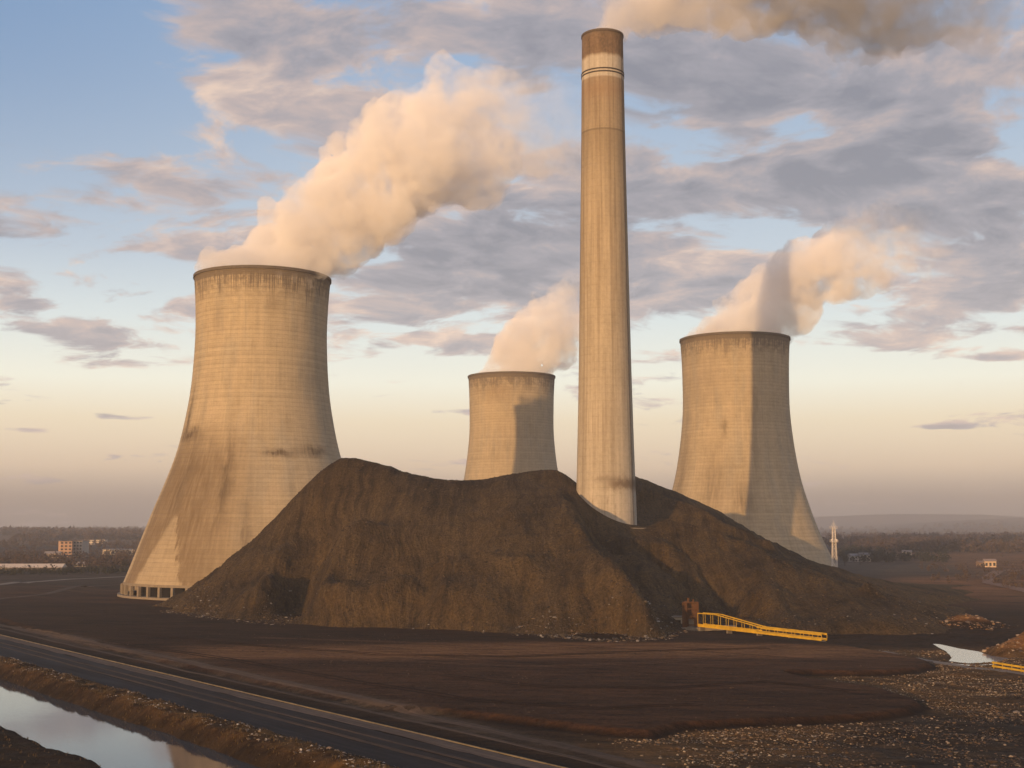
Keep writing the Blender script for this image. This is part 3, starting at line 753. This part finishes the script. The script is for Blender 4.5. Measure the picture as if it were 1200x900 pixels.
def d_toe(x, y):
    h = HEAP(x, y)
    spots = np.exp(-(((x-12)/9)**2)) + 0.8*np.exp(-(((x-30)/10)**2)) + 0.8*np.exp(-(((x+88)/10)**2)) + 0.35*np.exp(-(((x+62)/5)**2)) + 0.04
    return sstep(h, -2.0, -0.3)*sstep(h, 9, 1.5)*np.clip(spots, 0, 1)*(y < 400)
xy = scatter(60000, -112, 120, 262, 372, d_toe)
stones('rubble', xy, 0.10+0.40*RNG.random(len(xy))**5, [(0.10,0.07,0.04),(0.06,0.042,0.03),(0.12,0.08,0.045),(0.08,0.055,0.035),(0.05,0.04,0.03),(0.22,0.19,0.16)], hfun=hh)
def d_heap(x, y):
    h = HEAP(x, y); return sstep(h, -0.5, 1.0)*np.clip(0.45 + 1.2*fbm(x/9, y/14, 4, 93), 0.08, 1)*np.clip(1.2 - h/55, 0.3, 1)
xy = scatter(150000, -112, 175, 262, 440, d_heap)
stones('clods', xy, 0.09+0.30*RNG.random(len(xy))**3.5, [(0.085,0.052,0.025),(0.04,0.026,0.016),(0.025,0.018,0.012),(0.11,0.07,0.035),(0.06,0.038,0.02)], hfun=hh, low=True)
def d_flat(x, y):
    return sstep(sdf(FLAT_W, x, y), 0, 2)*sstep(off(x, y), -10, -14)*np.clip(0.1+1.5*fbm(x/16, y/8, 3, 97), 0.02, 1)
xy = scatter(26000, -110, 100, 125, 290, d_flat)
stones('clods', xy, 0.05+0.14*RNG.random(len(xy))**4, [(0.07,0.038,0.02),(0.03,0.018,0.011),(0.10,0.06,0.035)], low=True)
def d_pile(x, y):
    q = 0
    for (cx, cy_), r in ((RUB2, 10), ((RUB2[0]+14, RUB2[1]+9), 16), (RUB, 11)): q = np.maximum(q, sstep(np.hypot((x-cx)/1.35, y-cy_)/r, 1.0, 0.5))
    return q
xy = scatter(16000, 70, 150, 215, 360, d_pile)
stones('rubble', xy, 0.12+0.5*RNG.random(len(xy))**4, [(0.22,0.13,0.065),(0.14,0.08,0.04),(0.10,0.07,0.05),(0.30,0.22,0.15)])

def grass():
    n0 = 60000
    def dens(x, y):
        o_ = off(x, y); return sstep(o_, 13.5, 15.5)*sstep(o_, 21.5, 19)*np.clip(0.5+1.5*fbm(x/3, y/3, 3, 37), 0.03, 1) + 0.10*sstep(o_, 33, 36)*(o_ < 60) 
    xy = scatter(n0, -115, 10, 120, 300, dens); n = len(xy); h = ground_height(xy[:, 0], xy[:, 1])
    V_ = []; F_ = []
    K = 4
    a = RNG.random((n, K))*6.283; r = RNG.random((n, K))*0.18; L = 0.10+0.26*RNG.random((n, K)); lean = (RNG.random((n, K, 2))-0.5)*0.5
    bx = xy[:, None, 0]+r*np.cos(a); by = xy[:, None, 1]+r*np.sin(a); w = 0.035
    p0 = np.stack([bx-w*np.cos(a+1.57), by-w*np.sin(a+1.57), np.broadcast_to(h[:, None]-0.03, bx.shape)], -1)
    p1 = np.stack([bx+w*np.cos(a+1.57), by+w*np.sin(a+1.57), np.broadcast_to(h[:, None]-0.03, bx.shape)], -1)
    p2 = np.stack([bx+lean[..., 0]*L, by+lean[..., 1]*L, h[:, None]+L], -1)
    v = np.stack([p0, p1, p2], 2).reshape(-1, 3); f = np.arange(len(v)).reshape(-1, 3)
    m = plain('dry_grass', (0.10,0.064,0.026), 0.9, 0, 0.6, 0.8)
    ob = mesh_obj('grass', v, f.tolist(), m); tag(ob, None, None, None, 'stuff')
grass()

# ------------------------------------------------------------------ pipework, shaft house, mast
YEL = plain('yellow_paint', (0.52,0.31,0.02), 0.6, 0, 0.7, 0.5)
YEL2 = plain('yellow_paint_worn', (0.42,0.27,0.03), 0.6, 0, 0.5, 0.9)
RUST = plain('rusty_steel', (0.10,0.046,0.020), 0.9, 0.1, 0.7, 0.8, 0.05)
WALL = plain('pale_render', (0.36,0.31,0.24), 0.9, 0, 0.3, 0.8)
ROOF = plain('roof_felt', (0.10,0.085,0.07), 0.9, 0, 0.3)
DARK = plain('dark_opening', (0.02,0.017,0.015), 0.6, 0, 0.3)
PALE = plain('slab_concrete', (0.20,0.165,0.125), 0.9, 0, 0.5, 0.6, 0.04)
def gangway():
    a = Vector(P(821, 736, 309)); b = Vector(P(966, 751.5, 281)); a.z = 0.9; b.z = 0.35
    d = (b-a); L = d.length; root = empty('gangway', (a.x, a.y, 0), math.atan2(d.y, d.x))
    tag(root, 'long yellow steel gangway sloping down from the rusty shaft house', 'gangway')
    def zf(s): return 1.45 + (0.55-1.45)*s/L
    def top(s):                                    # upper chord: level, then runs down to the deck
        s0, s1 = 5.5, 19.0
        return 4.1 if s < s0 else max(zf(s)+1.0, 4.1 + (zf(s1)+1.0-4.1)*(s-s0)/(s1-s0)) if s < s1 else zf(s)+1.0
    n = 30; mb = MB(); 
    for k in range(n):
        s0 = L*k/n; s1 = L*(k+1)/n
        q = len(mb.v)
        for s in (s0, s1): mb.v += [(s, -0.9, zf(s)-0.30), (s, 0.9, zf(s)-0.30), (s, 0.9, zf(s)-0.1), (s, -0.9, zf(s)-0.1)]
        for i in range(4): j = (i+1) % 4; mb.f.append([q+i, q+j, q+4+j, q+4+i])
        if k == 0: mb.f.append([q, q+1, q+2, q+3][::-1])
        if k == n-1: mb.f.append([q+4, q+5, q+6, q+7])
    mb.build('deck', YEL, root)
    for y_ in (-0.95, 0.95):
        mb = MB()
        for k in range(n): mb.box(L*k/n, L*(k+1)/n, y_-0.06, y_+0.06, zf(L*(k+0.5)/n)-0.48, zf(L*(k+0.5)/n)+(0.22 if k < 15 else 0.02))
        mb.build('girder', YEL, root)
        mb = MB()
        for k in range(n):
            s0 = L*k/n; s1 = L*(k+1)/n; mb.bar((s0, y_, top(s0)), (s1, y_, top(s1)), 0.13); 
            if k >= 15: mb.box(s0, s1, y_-0.05, y_+0.05, top(s0)-0.34, top(s0)+0.05)
        mb.build('handrail', YEL, root)
        for k in range(0, n+1, 2):
            s = L*k/n; MB().bar((s, y_, zf(s)), (s, y_, top(s)), 0.07, sides=4).build('post', YEL2, root)
    for s in (0.4, L*0.25, L*0.5, L*0.75, L-0.4):
        mb = MB()
        mb.box(s-0.2, s+0.2, -0.8, 0.8, -0.4, zf(s)-0.485)
        mb.build('trestle', PALE, root)
gangway()
def guard_rail():
    a = Vector((*G(1163, 783), 0)); b = Vector((*G(1255, 798), 0)); d = b-a; L = d.length
    root = empty('guard_rail', (a.x, a.y, gh(a.x, a.y)), math.atan2(d.y, d.x)); tag(root, 'yellow guard rail beside the pale path near the milky pond', 'guard rail')
    for z_ in (0.55, 1.15): MB().box(0, L, -0.09, 0.09, z_-0.16, z_+0.16).build('rail', YEL, root)
    for k in range(9):
        s = 0.15+(L-0.3)*k/8; MB().box(s-0.07, s+0.07, 0.095, 0.22, -0.8, 1.36).build('post', YEL2, root)
guard_rail()
def shaft_house():
    x, y, _ = P(809.5, 739, 312); root = empty('shaft_house', (x, y, 0), R(-9)); tag(root, 'rusty open steel frame tower at the foot of the spoil heap', 'steel tower')
    w, dd, h = 1.8, 1.6, 6.6
    for sx in (-1, 1):
        for sy in (-1, 1): MB().box(sx*w-0.16, sx*w+0.16, sy*dd-0.16, sy*dd+0.16, -0.5, h).build('post', RUST, root)
    for z_ in (1.2, 3.2, 5.0, h-0.12):
        mb = MB()
        for sy in (-1, 1): mb.box(-w+0.165, w-0.165, sy*dd-0.1, sy*dd+0.1, z_-0.12, z_+0.12)
        for sx in (-1, 1): mb.box(sx*w-0.1, sx*w+0.1, -dd+0.165, dd-0.165, z_-0.12, z_+0.12)
        mb.build('beam', RUST, root)
    for sx, w0, w1 in ((-1, -w+0.17, -0.75),):
        mb = MB(); k = 0; s = w0
        while s < w1-0.05: mb.box(s, min(s+0.22, w1), -dd-0.02-0.03*(k % 2), -dd+0.05, 0.3, h-0.3); s += 0.22; k += 1
        mb.build('cladding', RUST, root)
    MB().box(-w+0.2, w-0.2, dd-0.08, dd-0.02, 0.2, h-0.3).build('back_panel', RUST, root)
    mb = MB(); mb.bar((-w, -dd-0.22, 1.2), (w, -dd-0.22, 5.0), 0.06); mb.bar((w, -dd-0.22, 1.2), (-w, -dd-0.22, 5.0), 0.06); mb.build('brace', RUST, root)
    mb = MB().box(-0.45, 0.8, -0.6, 0.6, 0.0, 2.4); mb.build('hoist', PALE, root)
    mb = MB().bar((-0.5, 0, h), (-0.5, 0, h+0.9), 0.3, sides=10).bar((0.7, 0, h), (0.7, 0, h+0.6), 0.25, sides=10); mb.build('winch', RUST, root)
shaft_house()
def hut():
    x, y, _ = P(794, 739, 315); root = empty('hut', (x, y, 0), R(-8)); tag(root, 'small pale flat roofed hut left of the rusty steel tower', 'hut')
    MB().box(-1.7, 1.7, -1.3, 1.5, -0.3, 2.7).build('wall', WALL, root)
    MB().box(-2.9, 1.85, -1.5, 1.7, 2.703, 2.95).build('roof', PALE, root)
    MB().box(-0.2, 0.8, -1.36, -1.303, 0.1, 2.1).build('door', DARK, root)
    MB().box(-1.3, -0.6, -1.35, -1.303, 1.2, 1.9).build('window', DARK, root)
    o = MB().box(-10, 12, -4.5, 4.5, -0.4, 0.62).build('ground_slab', PALE, None); o.location = (x+2, y-0.5, 0.0); o.rotation_euler.z = R(-9); tag(o, 'pale concrete slab under the hut and the steel tower', 'slab')
hut()
def ledge():
    bm = bmesh.new(); pts = []
    n = 28
    for i in range(n):
        a = 2*math.pi*i/n; r = 11.4 + 0.8*math.sin(3*a+1)
        x = CHX + 5 + r*math.cos(a)*(1.15 if math.cos(a) > 0 else 0.8); y = CHY + r*math.sin(a); pts.append((x, y))
    v = [(x, y, 24.1) for x, y in pts] + [(x, y, 21.0) for x, y in pts]
    f = [tuple(range(n))] + [(i, n+i, n+(i+1) % n, (i+1) % n) for i in range(n)]
    o = mesh_obj('chimney_footing', v, f, PALE); tag(o, 'pale concrete ledge round the foot of the tall chimney', 'footing')
ledge()
def mast():
    d = 540; x, y, zb = P(978.5, 676, d); x0, _, zt = P(978, 617, d); H = zt-zb+1.0
    root = empty('lattice_mast', (x, y, zb-1.0)); tag(root, 'white lattice mast with two platforms standing right of the right-hand cooling tower', 'mast')
    wm = plain('mast_paint', (0.78,0.70,0.62), 0.5, 0, 0.2)
    def hw(z): return 1.15 + (0.5-1.15)*z/H
    for sx in (-1, 1):
        for sy in (-1, 1): MB().bar((sx*hw(0), sy*hw(0), 0), (sx*hw(H), sy*hw(H), H), 0.085, sides=5).build('leg', wm, root)
    mb = MB(); n = 13
    for k in range(n):
        z0 = H*k/n; z1 = H*(k+1)/n; a, b = hw(z0), hw(z1)
        for s in (-1, 1):
            mb.bar((-a, s*a, z0), (b, s*b, z1), 0.035, sides=4); mb.bar((a, s*a, z0), (-b, s*b, z1), 0.035, sides=4)
            mb.bar((s*a, -a, z0), (s*b, b, z1), 0.035, sides=4); mb.bar((s*a, a, z0), (s*b, -b, z1), 0.035, sides=4)
            mb.bar((-b, s*b, z1), (b, s*b, z1), 0.035, sides=4)
    mb.build('bracing', wm, root)
    for zf_, w in ((0.705, 1.45), (0.965, 1.35)):
        z = H*zf_; mb = MB()
        mb.box(-w, w, -w, w, z, z+0.12)
        for s in (-1, 1):
            mb.bar((-w, s*w, z+0.9), (w, s*w, z+0.9), 0.05, sides=4); mb.bar((s*w, -w, z+0.9), (s*w, w, z+0.9), 0.05, sides=4)
            for q in (-1, 0, 1): mb.bar((q*w, s*w, z), (q*w, s*w, z+0.9), 0.05, sides=4); mb.bar((s*w, q*w, z), (s*w, q*w, z+0.9), 0.05, sides=4)
        mb.build('platform', wm, root)
    MB().bar((0, 0, H), (0, 0, H+2.6), 0.09, 0.04).build('antenna', wm, root)
    for s in (-1, 1): MB().bar((s*0.9, 0, H*0.74), (s*0.9, -0.35, H*0.74), 0.42, 0.5, sides=12).build('dish', wm, root)
    mb = MB()
    for s in (-1, 1): mb.bar((s*0.9, 0, H), (s*0.35, 0, H+1.5), 0.06, sides=4)
    mb.build('head_frame', wm, root)
mast()

# ------------------------------------------------------------------ far buildings
def facade(name, label, cat, px, py, d, w, dp, h, wallc, rows=0, colsn=0, rz=0.0, roofc=(0.14,0.11,0.10), gable=False, win=None):
    x, y = P(px, py, d)[:2]; z = gh(x, y); root = empty(name, (x, y, z-0.3), rz); tag(root, label, cat)
    wm = plain('wall_'+name, wallc, 0.85, 0, 0.15, 0.3); rm = plain('roof_'+name, roofc, 0.85, 0, 0.2)
    MB().box(-w/2, w/2, -dp/2, dp/2, 0, h).build('wall', wm, root)
    if gable:
        e = 0.4; mb = MB(); rh = dp*0.22
        mb.v = [(-w/2-e, -dp/2-e, h+0.003), (w/2+e, -dp/2-e, h+0.003), (w/2+e, dp/2+e, h+0.003), (-w/2-e, dp/2+e, h+0.003), (-w/2-e, 0, h+rh), (w/2+e, 0, h+rh)]
        mb.f = [(0,1,5,4), (2,3,4,5), (0,4,3), (1,2,5), (3,2,1,0)]; mb.build('roof', rm, root)
    else:
        MB().box(-w/2-0.3, w/2+0.3, -dp/2-0.3, dp/2+0.3, h+0.003, h+0.5).build('roof', rm, root)
    gl = plain('glass_'+name, win or (0.04,0.045,0.05), 0.3, 0, 0.2)
    if rows:
        cw = w/colsn; rh = h/rows
        first = None
        for i in range(colsn):
            for j in range(rows):
                if first is None: first = MB().box(-cw*0.28, cw*0.28, -0.05, 0.05, rh*0.3, rh*0.78).build('window', gl, root); o = first
                else: o = first.copy(); COL.objects.link(o); o.parent = root
                o.location = (-w/2+cw*(i+0.5), -dp/2-0.052, rh*j)
    return root
facade('apartment_block', 'five storey apartment block with warm lit end wall, left of the large tower', 'building', 76, 652, 1010, 9, 14, 12.5, (0.60,0.36,0.22), 5, 3, R(24))
facade('apartment_block', 'grey five storey apartment block with lift housings beside the warm walled block', 'building', 91, 652, 1022, 12.5, 12, 12.5, (0.42,0.35,0.29), 5, 5, R(-6))
facade('warehouse', 'long low cream warehouse just left of the large cooling tower', 'building', 147, 650.5, 1075, 32, 18, 4.6, (0.66,0.52,0.36), 1, 9, R(-4), (0.40,0.36,0.32))
facade('factory_shed', 'very long pale roofed shed at the left edge of the photo', 'building', 34, 669.5, 715, 38, 9, 1.7, (0.30,0.23,0.18), 1, 14, R(3), (0.62,0.50,0.38), True)
facade('factory_shed', 'small pale shed with dark roof between the long shed and the warehouse', 'building', 98, 665.5, 770, 10, 6, 1.8, (0.50,0.40,0.30), 1, 4, R(5), (0.40,0.33,0.27), True)
facade('office_block', 'far off pale building near the horizon on the left', 'building', 58, 625.5, 3600, 27, 20, 11, (0.75,0.62,0.46), 3, 6, R(-5), (0.5,0.42,0.35))
facade('office_block', 'white low building on the wooded rise behind the apartment blocks', 'building', 104, 640, 1500, 13, 9, 5, (0.75,0.62,0.46), 2, 4, R(8), (0.45,0.38,0.32))
facade('office_block', 'second white low building right of the one behind the apartment blocks', 'building', 119, 640, 1560, 11, 8, 4.4, (0.72,0.58,0.42), 2, 4, R(-3), (0.45,0.38,0.32))
facade('farmhouse', 'small pale gabled house in front of the grey and warm apartment blocks', 'building', 62, 652, 980, 11, 8, 3.6, (0.50,0.38,0.28), 1, 4, R(12), (0.36,0.28,0.22), True)
facade('farmhouse', 'grey house with pale gable nearest the lattice mast', 'building', 1001, 661, 860, 6.5, 7, 4.2, (0.34,0.32,0.30), 2, 3, R(10), (0.22,0.20,0.19), True)
facade('farmhouse', 'second pale house right of the lattice mast among dark trees', 'building', 1014, 661, 870, 7.5, 7, 4.6, (0.44,0.40,0.34), 2, 3, R(-14), (0.2,0.18,0.17), True)
facade('farmhouse', 'house with a cream wall at the right-hand end of the dark tree belt', 'building', 1063, 655, 980, 6.5, 6, 4.0, (0.55,0.44,0.34), 2, 3, R(-10), (0.25,0.2,0.17), True)
facade('barn', 'cream barn on the orange earth bank at the right', 'building', 1160, 667, 760, 6.5, 6, 3.8, (0.60,0.44,0.30), 1, 3, R(-12), (0.34,0.24,0.18), True)
facade('barn', 'low brown barn just left of the cream barn', 'building', 1151, 667, 770, 5.0, 5, 2.6, (0.30,0.20,0.14), 1, 2, R(6), (0.26,0.18,0.13), True)
facade('glasshouse', 'long pale glasshouse far out on the right plain', 'building', 1124, 638, 1700, 18, 9, 3.2, (0.46,0.44,0.44), 1, 8, R(4), (0.46,0.44,0.44))
facade('glasshouse', 'longer low glasshouse standing in front of the shorter one on the right plain', 'building', 1133, 644, 1340, 24, 8, 2.4, (0.42,0.38,0.38), 1, 8, R(-4), (0.40,0.37,0.37))

# ------------------------------------------------------------------ trees
def leafmat(name, col):
    m, t, b = newmat(name); n = noise(t, tc(t), 0.5, 5, 0.7)
    t.links.new(mulc(t, col, gray(t, n*1.5+0.25)), b.inputs['Base Color']); b.inputs['Roughness'].default_value = 0.95; return m
TWIG = leafmat('winter_twigs', (0.082,0.055,0.042)); EVER = leafmat('dark_foliage', (0.035,0.036,0.028)); BARK = plain('bark', (0.06,0.045,0.035), 0.95)
def crown_tris(n, cx, cy_, cz, rx, rz, size):
    """leaf clumps spread through a lumpy crown"""
    k = 7; lc = RNG.normal(0, 0.42, (k, 3))*np.array([rx, rx, rz]); pick = RNG.integers(0, k, n)
    p = lc[pick] + RNG.normal(0, 0.26, (n, 3))*np.array([rx, rx, rz])
    p = p*np.minimum(1.0, 1.15/np.maximum(np.linalg.norm(p/np.array([rx, rx, rz]), axis=1, keepdims=True), 1e-3))
    q = RNG.normal(0, 1, (n, 3, 3))*size
    v = p[:, None, :] + q + np.array([cx, cy_, cz]); return v.reshape(-1, 3)
def wood(name, pts, hmin, hmax, mat, per=26, size=0.55):
    V_ = []
    for x, y in pts:
        z = gh(x, y) if len(pts) < 50 else 0
        h = hmin + (hmax-hmin)*random.random(); V_.append((x, y, h))
    A = np.array(V_); Z = ground_height(A[:, 0], A[:, 1]); out = []
    for (x, y, h), z in zip(A, Z):
        s = size*max(1.0, math.hypot(x, y)/1200)
        out.append(crown_tris(per, x, y, z+h*0.52, h*0.42*(0.8+0.5*random.random()), h*0.46, s))
    v = np.concatenate(out); f = np.arange(len(v)).reshape(-1, 3)
    me = bpy.data.meshes.new(name); me.from_pydata(v.tolist(), [], f.tolist()); me.update(); me.materials.append(mat)
    o = bpy.data.objects.new(name, me); COL.objects.link(o); tag(o, None, None, None, 'stuff'); return o
def band_pts(n, px0, px1, py0, py1, seed, thr, sx=60, sy=100):
    px = px0+(px1-px0)*RNG.random(n); py = py0+(py1-py0)*RNG.random(n)
    g = np.array([G(a, b) for a, b in zip(px, py)]); k = fbm(g[:, 0]/sx, g[:, 1]/sy, 3, seed) > thr
    return [tuple(p) for p in g[k]]
wood('woodland', band_pts(900, -60, 175, 640, 668, 401, -0.05), 4, 8, TWIG, 46, 0.5)
wood('woodland', band_pts(2600, -80, 185, 620.5, 641, 402, -0.08, 200, 500), 7, 13, TWIG, 26, 1.1)
wood('woodland', band_pts(600, 985, 1110, 648, 660, 403, -0.12), 4, 8, EVER, 44, 0.5)
wood('woodland', band_pts(2600, 940, 1260, 621, 650, 404, 0.02, 150, 500), 5, 11, TWIG, 26, 1.0)
wood('woodland', band_pts(260, 1080, 1260, 652, 690, 405, 0.12, 40, 60), 2, 4, TWIG, 40, 0.35)
wood('hedge', [G(px + random.uniform(-3, 3), 674 - (px*0.012) + random.uniform(-0.8, 0.8)) for px in np.linspace(-30, 150, 150)], 2.4, 4.6, EVER, 46, 0.32)
def tree(px, py, h, label, mat, group):
    x, y = G(px, py); z = gh(x, y); root = empty('tree', (x, y, z)); tag(root, label, 'tree', group)
    mb = MB(); mb.bar((0, 0, -0.3), (0.1, 0, h*0.45), h*0.035, h*0.022)
    for k in range(5):
        a = k*1.26; mb.bar((0.1, 0, h*(0.3+0.04*k)), (math.cos(a)*h*0.26, math.sin(a)*h*0.26, h*(0.62+0.05*k)), h*0.016, h*0.006, sides=5)
    mb.build('trunk', BARK, root)
    v = crown_tris(420, 0, 0, h*0.62, h*0.36, h*0.38, 0.20); f = np.arange(len(v)).reshape(-1, 3).tolist()
    mesh_obj('crown', v, f, mat, root)
for px, py, h, m_, lb in ((128, 664, 7.5, EVER, 'dark round tree right of the small pale shed'), (118, 666, 6, TWIG, 'low brown tree touching the right side of the small pale shed'), (136, 667, 7, TWIG, 'bare purple brown tree in front of the long cream warehouse, left of its middle'),
                          (146, 668, 6.5, EVER, 'dark tree closest to the foot of the large cooling tower'), (52, 661, 6, TWIG, 'bare brown tree behind the middle of the very long shed'), (8, 662, 7, TWIG, 'bare reddish tree at the left edge of the photo'),
                          (22, 660, 6.5, TWIG, 'bare reddish tree second from the left edge of the photo'), (990, 664, 7.5, EVER, 'dark tree between the lattice mast and the nearest grey house'), (1008, 663, 8, EVER, 'dark tree standing between the two houses right of the mast')):
    tree(px, py, h, lb, m_, 'trees on the plain near the works')

# ------------------------------------------------------------------ steam and smoke
def plume(name, label, cat, path, d, dens, col, seed, spread=0.55, dz=0.0, aniso=0.0, lump=0.22, ntot=150, mouth=0.85, col2=None, thr=(0.36, 0.50)):
    rnd = random.Random(seed); pts = []
    for i, (px, py, r) in enumerate(path):
        dd = d + dz*i; sc = dd/1500; pts.append((Vector(P(px, py, dd)), r*sc))
    L = [0]
    for i in range(1, len(pts)): L.append(L[-1] + (pts[i][0]-pts[i-1][0]).length)
    bm = bmesh.new()
    def at(s):
        i = max(j for j in range(len(L)-1) if L[j] <= s+1e-6); t = (s-L[i])/(L[i+1]-L[i])
        return pts[i][0].lerp(pts[i+1][0], t), pts[i][1]*(1-t)+pts[i+1][1]*t
    p0, r0 = pts[0]; m0 = pts[1][0]
    for k in range(34):                      # fills the mouth
        a = rnd.uniform(0, 6.283); q = r0*mouth*math.sqrt(rnd.random()); rad = r0*rnd.uniform(0.16, 0.28)
        mt = Matrix.Translation((p0.x+q*math.cos(a), p0.y+q*math.sin(a), p0.z + rnd.uniform(-0.5, 0.6)*rad)) @ Matrix.Diagonal((rad, rad, rad, 1))
        bmesh.ops.create_icosphere(bm, subdivisions=2, radius=1, matrix=mt)
    for k in range(ntot):                    # lumps on the skin
        c, r = at(L[-1]*(0.05+0.95*(k+0.5)/ntot))
        q = Vector((rnd.gauss(0, 1), rnd.gauss(0, 1), rnd.gauss(0, 1))).normalized()*(r*rnd.uniform(0.55, 0.88)); rad = r*rnd.uniform(0.12, 0.26)
        mt = Matrix.Translation(c+q) @ Matrix.Diagonal((rad, rad, rad, 1))
        bmesh.ops.create_icosphere(bm, subdivisions=2, radius=1, matrix=mt)
    for k in range(ntot):
        c, r = at(L[-1]*((k+0.5)/ntot))
        th = rnd.uniform(0, 6.283); u = rnd.gauss(0, 1); q = Vector((rnd.gauss(0, 1), rnd.gauss(0, 1), rnd.gauss(0, 1))).normalized()
        q = q*(r*(rnd.random()**0.5)*spread*1.15); rad = r*rnd.uniform(0.30, 0.55)
        mt = Matrix.Translation(c+q) @ Matrix.Diagonal((rad, rad, rad*rnd.uniform(0.8, 1.05), 1))
        bmesh.ops.create_icosphere(bm, subdivisions=2, radius=1, matrix=mt)
    me = bpy.data.meshes.new(name); bm.to_mesh(me); bm.free()
    o = bpy.data.objects.new(name, me); COL.objects.link(o)
    mr = sum(p[1] for p in pts)/len(pts)
    md = o.modifiers.new('r', 'REMESH'); md.mode = 'VOXEL'; md.voxel_size = mr*0.06
    sm = o.modifiers.new('s', 'SMOOTH'); sm.factor = 0.6; sm.iterations = 4
    for sz, st_, nm in ((mr*0.6, mr*lump*1.3, 'a'), (mr*0.22, mr*lump*0.75, 'b'), (mr*0.09, mr*lump*0.3, 'c')):
        tx = bpy.data.textures.new(name+nm, 'CLOUDS'); tx.noise_scale = sz; tx.noise_depth = 3
        dm = o.modifiers.new('d'+nm, 'DISPLACE'); dm.texture = tx; dm.strength = st_; dm.mid_level = 0.5; dm.texture_coords = 'LOCAL'
    dg = bpy.context.evaluated_depsgraph_get(); dg.update()
    me2 = bpy.data.meshes.new_from_object(o.evaluated_get(dg)); o.modifiers.clear(); o.data = me2
    for p in me2.polygons: p.use_smooth = True
    m = bpy.data.materials.new(name); m.use_nodes = True; t = m.node_tree; t.nodes.clear()
    out = t.nodes.new('ShaderNodeOutputMaterial'); pv = t.nodes.new('ShaderNodeVolumePrincipled')
    pv.inputs['Color'].default_value = col+(1,); pv.inputs['Anisotropy'].default_value = aniso
    oc = tc(t); n = noise(t, oc, 1/(mr*0.75), 5, 0.62, 0.4); x, y, z = xyz(t, oc)
    A, B = pts[0][0], pts[-1][0]; ab = B-A; ll = ab.length_squared
    s = ((x-A.x)*(ab.x/ll) + (y-A.y)*(ab.y/ll) + (z-A.z)*(ab.z/ll)).clamp()     # 0 at the mouth, 1 at the far end
    fade = 1.0 - s.step(0.35, 1.0)*0.95
    nf = noise(t, oc, 1/(mr*0.22), 4, 0.65)
    dn = (n*0.66 + nf*0.34 - s*0.10).step(*thr)*fade*dens
    if col2: t.links.new(mix(t, s.step(0.08, 0.55), col, col2), pv.inputs['Color'])
    t.links.new(dn.k, pv.inputs['Density']); t.links.new(pv.outputs[0], out.inputs['Volume'])
    m.cycles.volume_step_rate = 1.0 if hasattr(m, 'cycles') else 1
    me2.materials.clear(); me2.materials.append(m)
    tag(o, label, cat, 'steam and smoke plumes'); return o
WH = (0.992,0.962,0.93)
plume('steam_plume', 'large glowing steam plume rising from the nearest cooling tower', 'steam', [(307,326,78),(322,300,66),(372,268,72),(420,238,86),(470,200,94),(520,168,96),(572,148,92),(628,145,84),(680,162,68),(725,175,44)], 475, 0.13, WH, 3, aniso=-0.25)
plume('steam_plume', 'steam plume drifting right from the cooling tower right of the chimney', 'steam', [(861,398,62),(880,378,52),(912,350,54),(955,320,60),(1000,300,60),(1045,288,58),(1095,278,48),(1130,275,26)], 600, 0.115, WH, 5, aniso=-0.25)
plume('steam_plume', 'small steam plume from the farthest cooling tower, passing behind the chimney', 'steam', [(600,446,50),(612,422,47),(638,392,50),(668,366,50),(700,355,40),(725,350,26)], 752, 0.10, WH, 8, aniso=-0.25)
plume('smoke_plume', 'brown grey smoke plume trailing right from the top of the tall chimney', 'smoke', [(708,44,19),(722,22,30),(755,0,50),(810,-8,60),(880,-15,62),(950,-10,66),(1030,4,84),(1100,2,80),(1180,-20,68),(1260,-40,66)], 395, 0.15, (0.985,0.955,0.92), 11, col2=(0.57,0.56,0.55), thr=(0.30, 0.56), lump=0.30, ntot=300)

# ------------------------------------------------------------------ haze
def haze():
    o = MB().box(-9300, 9300, -1400, 10500, -12, 245).build('haze', None)
    m = bpy.data.materials.new('haze'); m.use_nodes = True; t = m.node_tree; t.nodes.clear()
    out = t.nodes.new('ShaderNodeOutputMaterial'); pv = t.nodes.new('ShaderNodeVolumePrincipled')
    pv.inputs['Color'].default_value = (0.70,0.69,0.69,1); pv.inputs['Density'].default_value = 0.00020
    t.links.new(pv.outputs[0], out.inputs['Volume']); o.data.materials.append(m); tag(o, None, None, None, 'stuff')
haze()

# wheel tracks worn across the flat
worn = road_mat('worn_wheel_track', (0.030,0.017,0.011), 1.0, 0.5, 0.05); dusty = road_mat('dusty_wheel_track', (0.115,0.065,0.038), 1.0, 0.6, 0.05)
for k, (pts, m_) in enumerate(((((150,742),(300,757),(450,768),(600,770),(760,764),(900,760)), worn), (((330,762),(470,776),(620,782),(760,778),(860,768)), dusty),
        (((120,752),(260,772),(420,800),(560,822),(700,832),(820,826)), worn), (((300,748),(430,752),(560,756),(700,758),(800,757)), dusty), (((520,792),(640,806),(780,808),(900,800),(1000,812)), worn))):
    g_ = [Vector(G(px, py, 0.7)) for px, py in pts]
    for o_ in (-0.85, 0.85):
        q_ = []
        for i in range(len(g_)):
            d_ = (g_[min(i+1, len(g_)-1)]-g_[max(i-1, 0)]).normalized(); q_.append(g_[i] + Vector((d_.y, -d_.x))*o_)
        ribbon('dirt_track', q_, 0.5, m_, 0.08, sub=0.8)
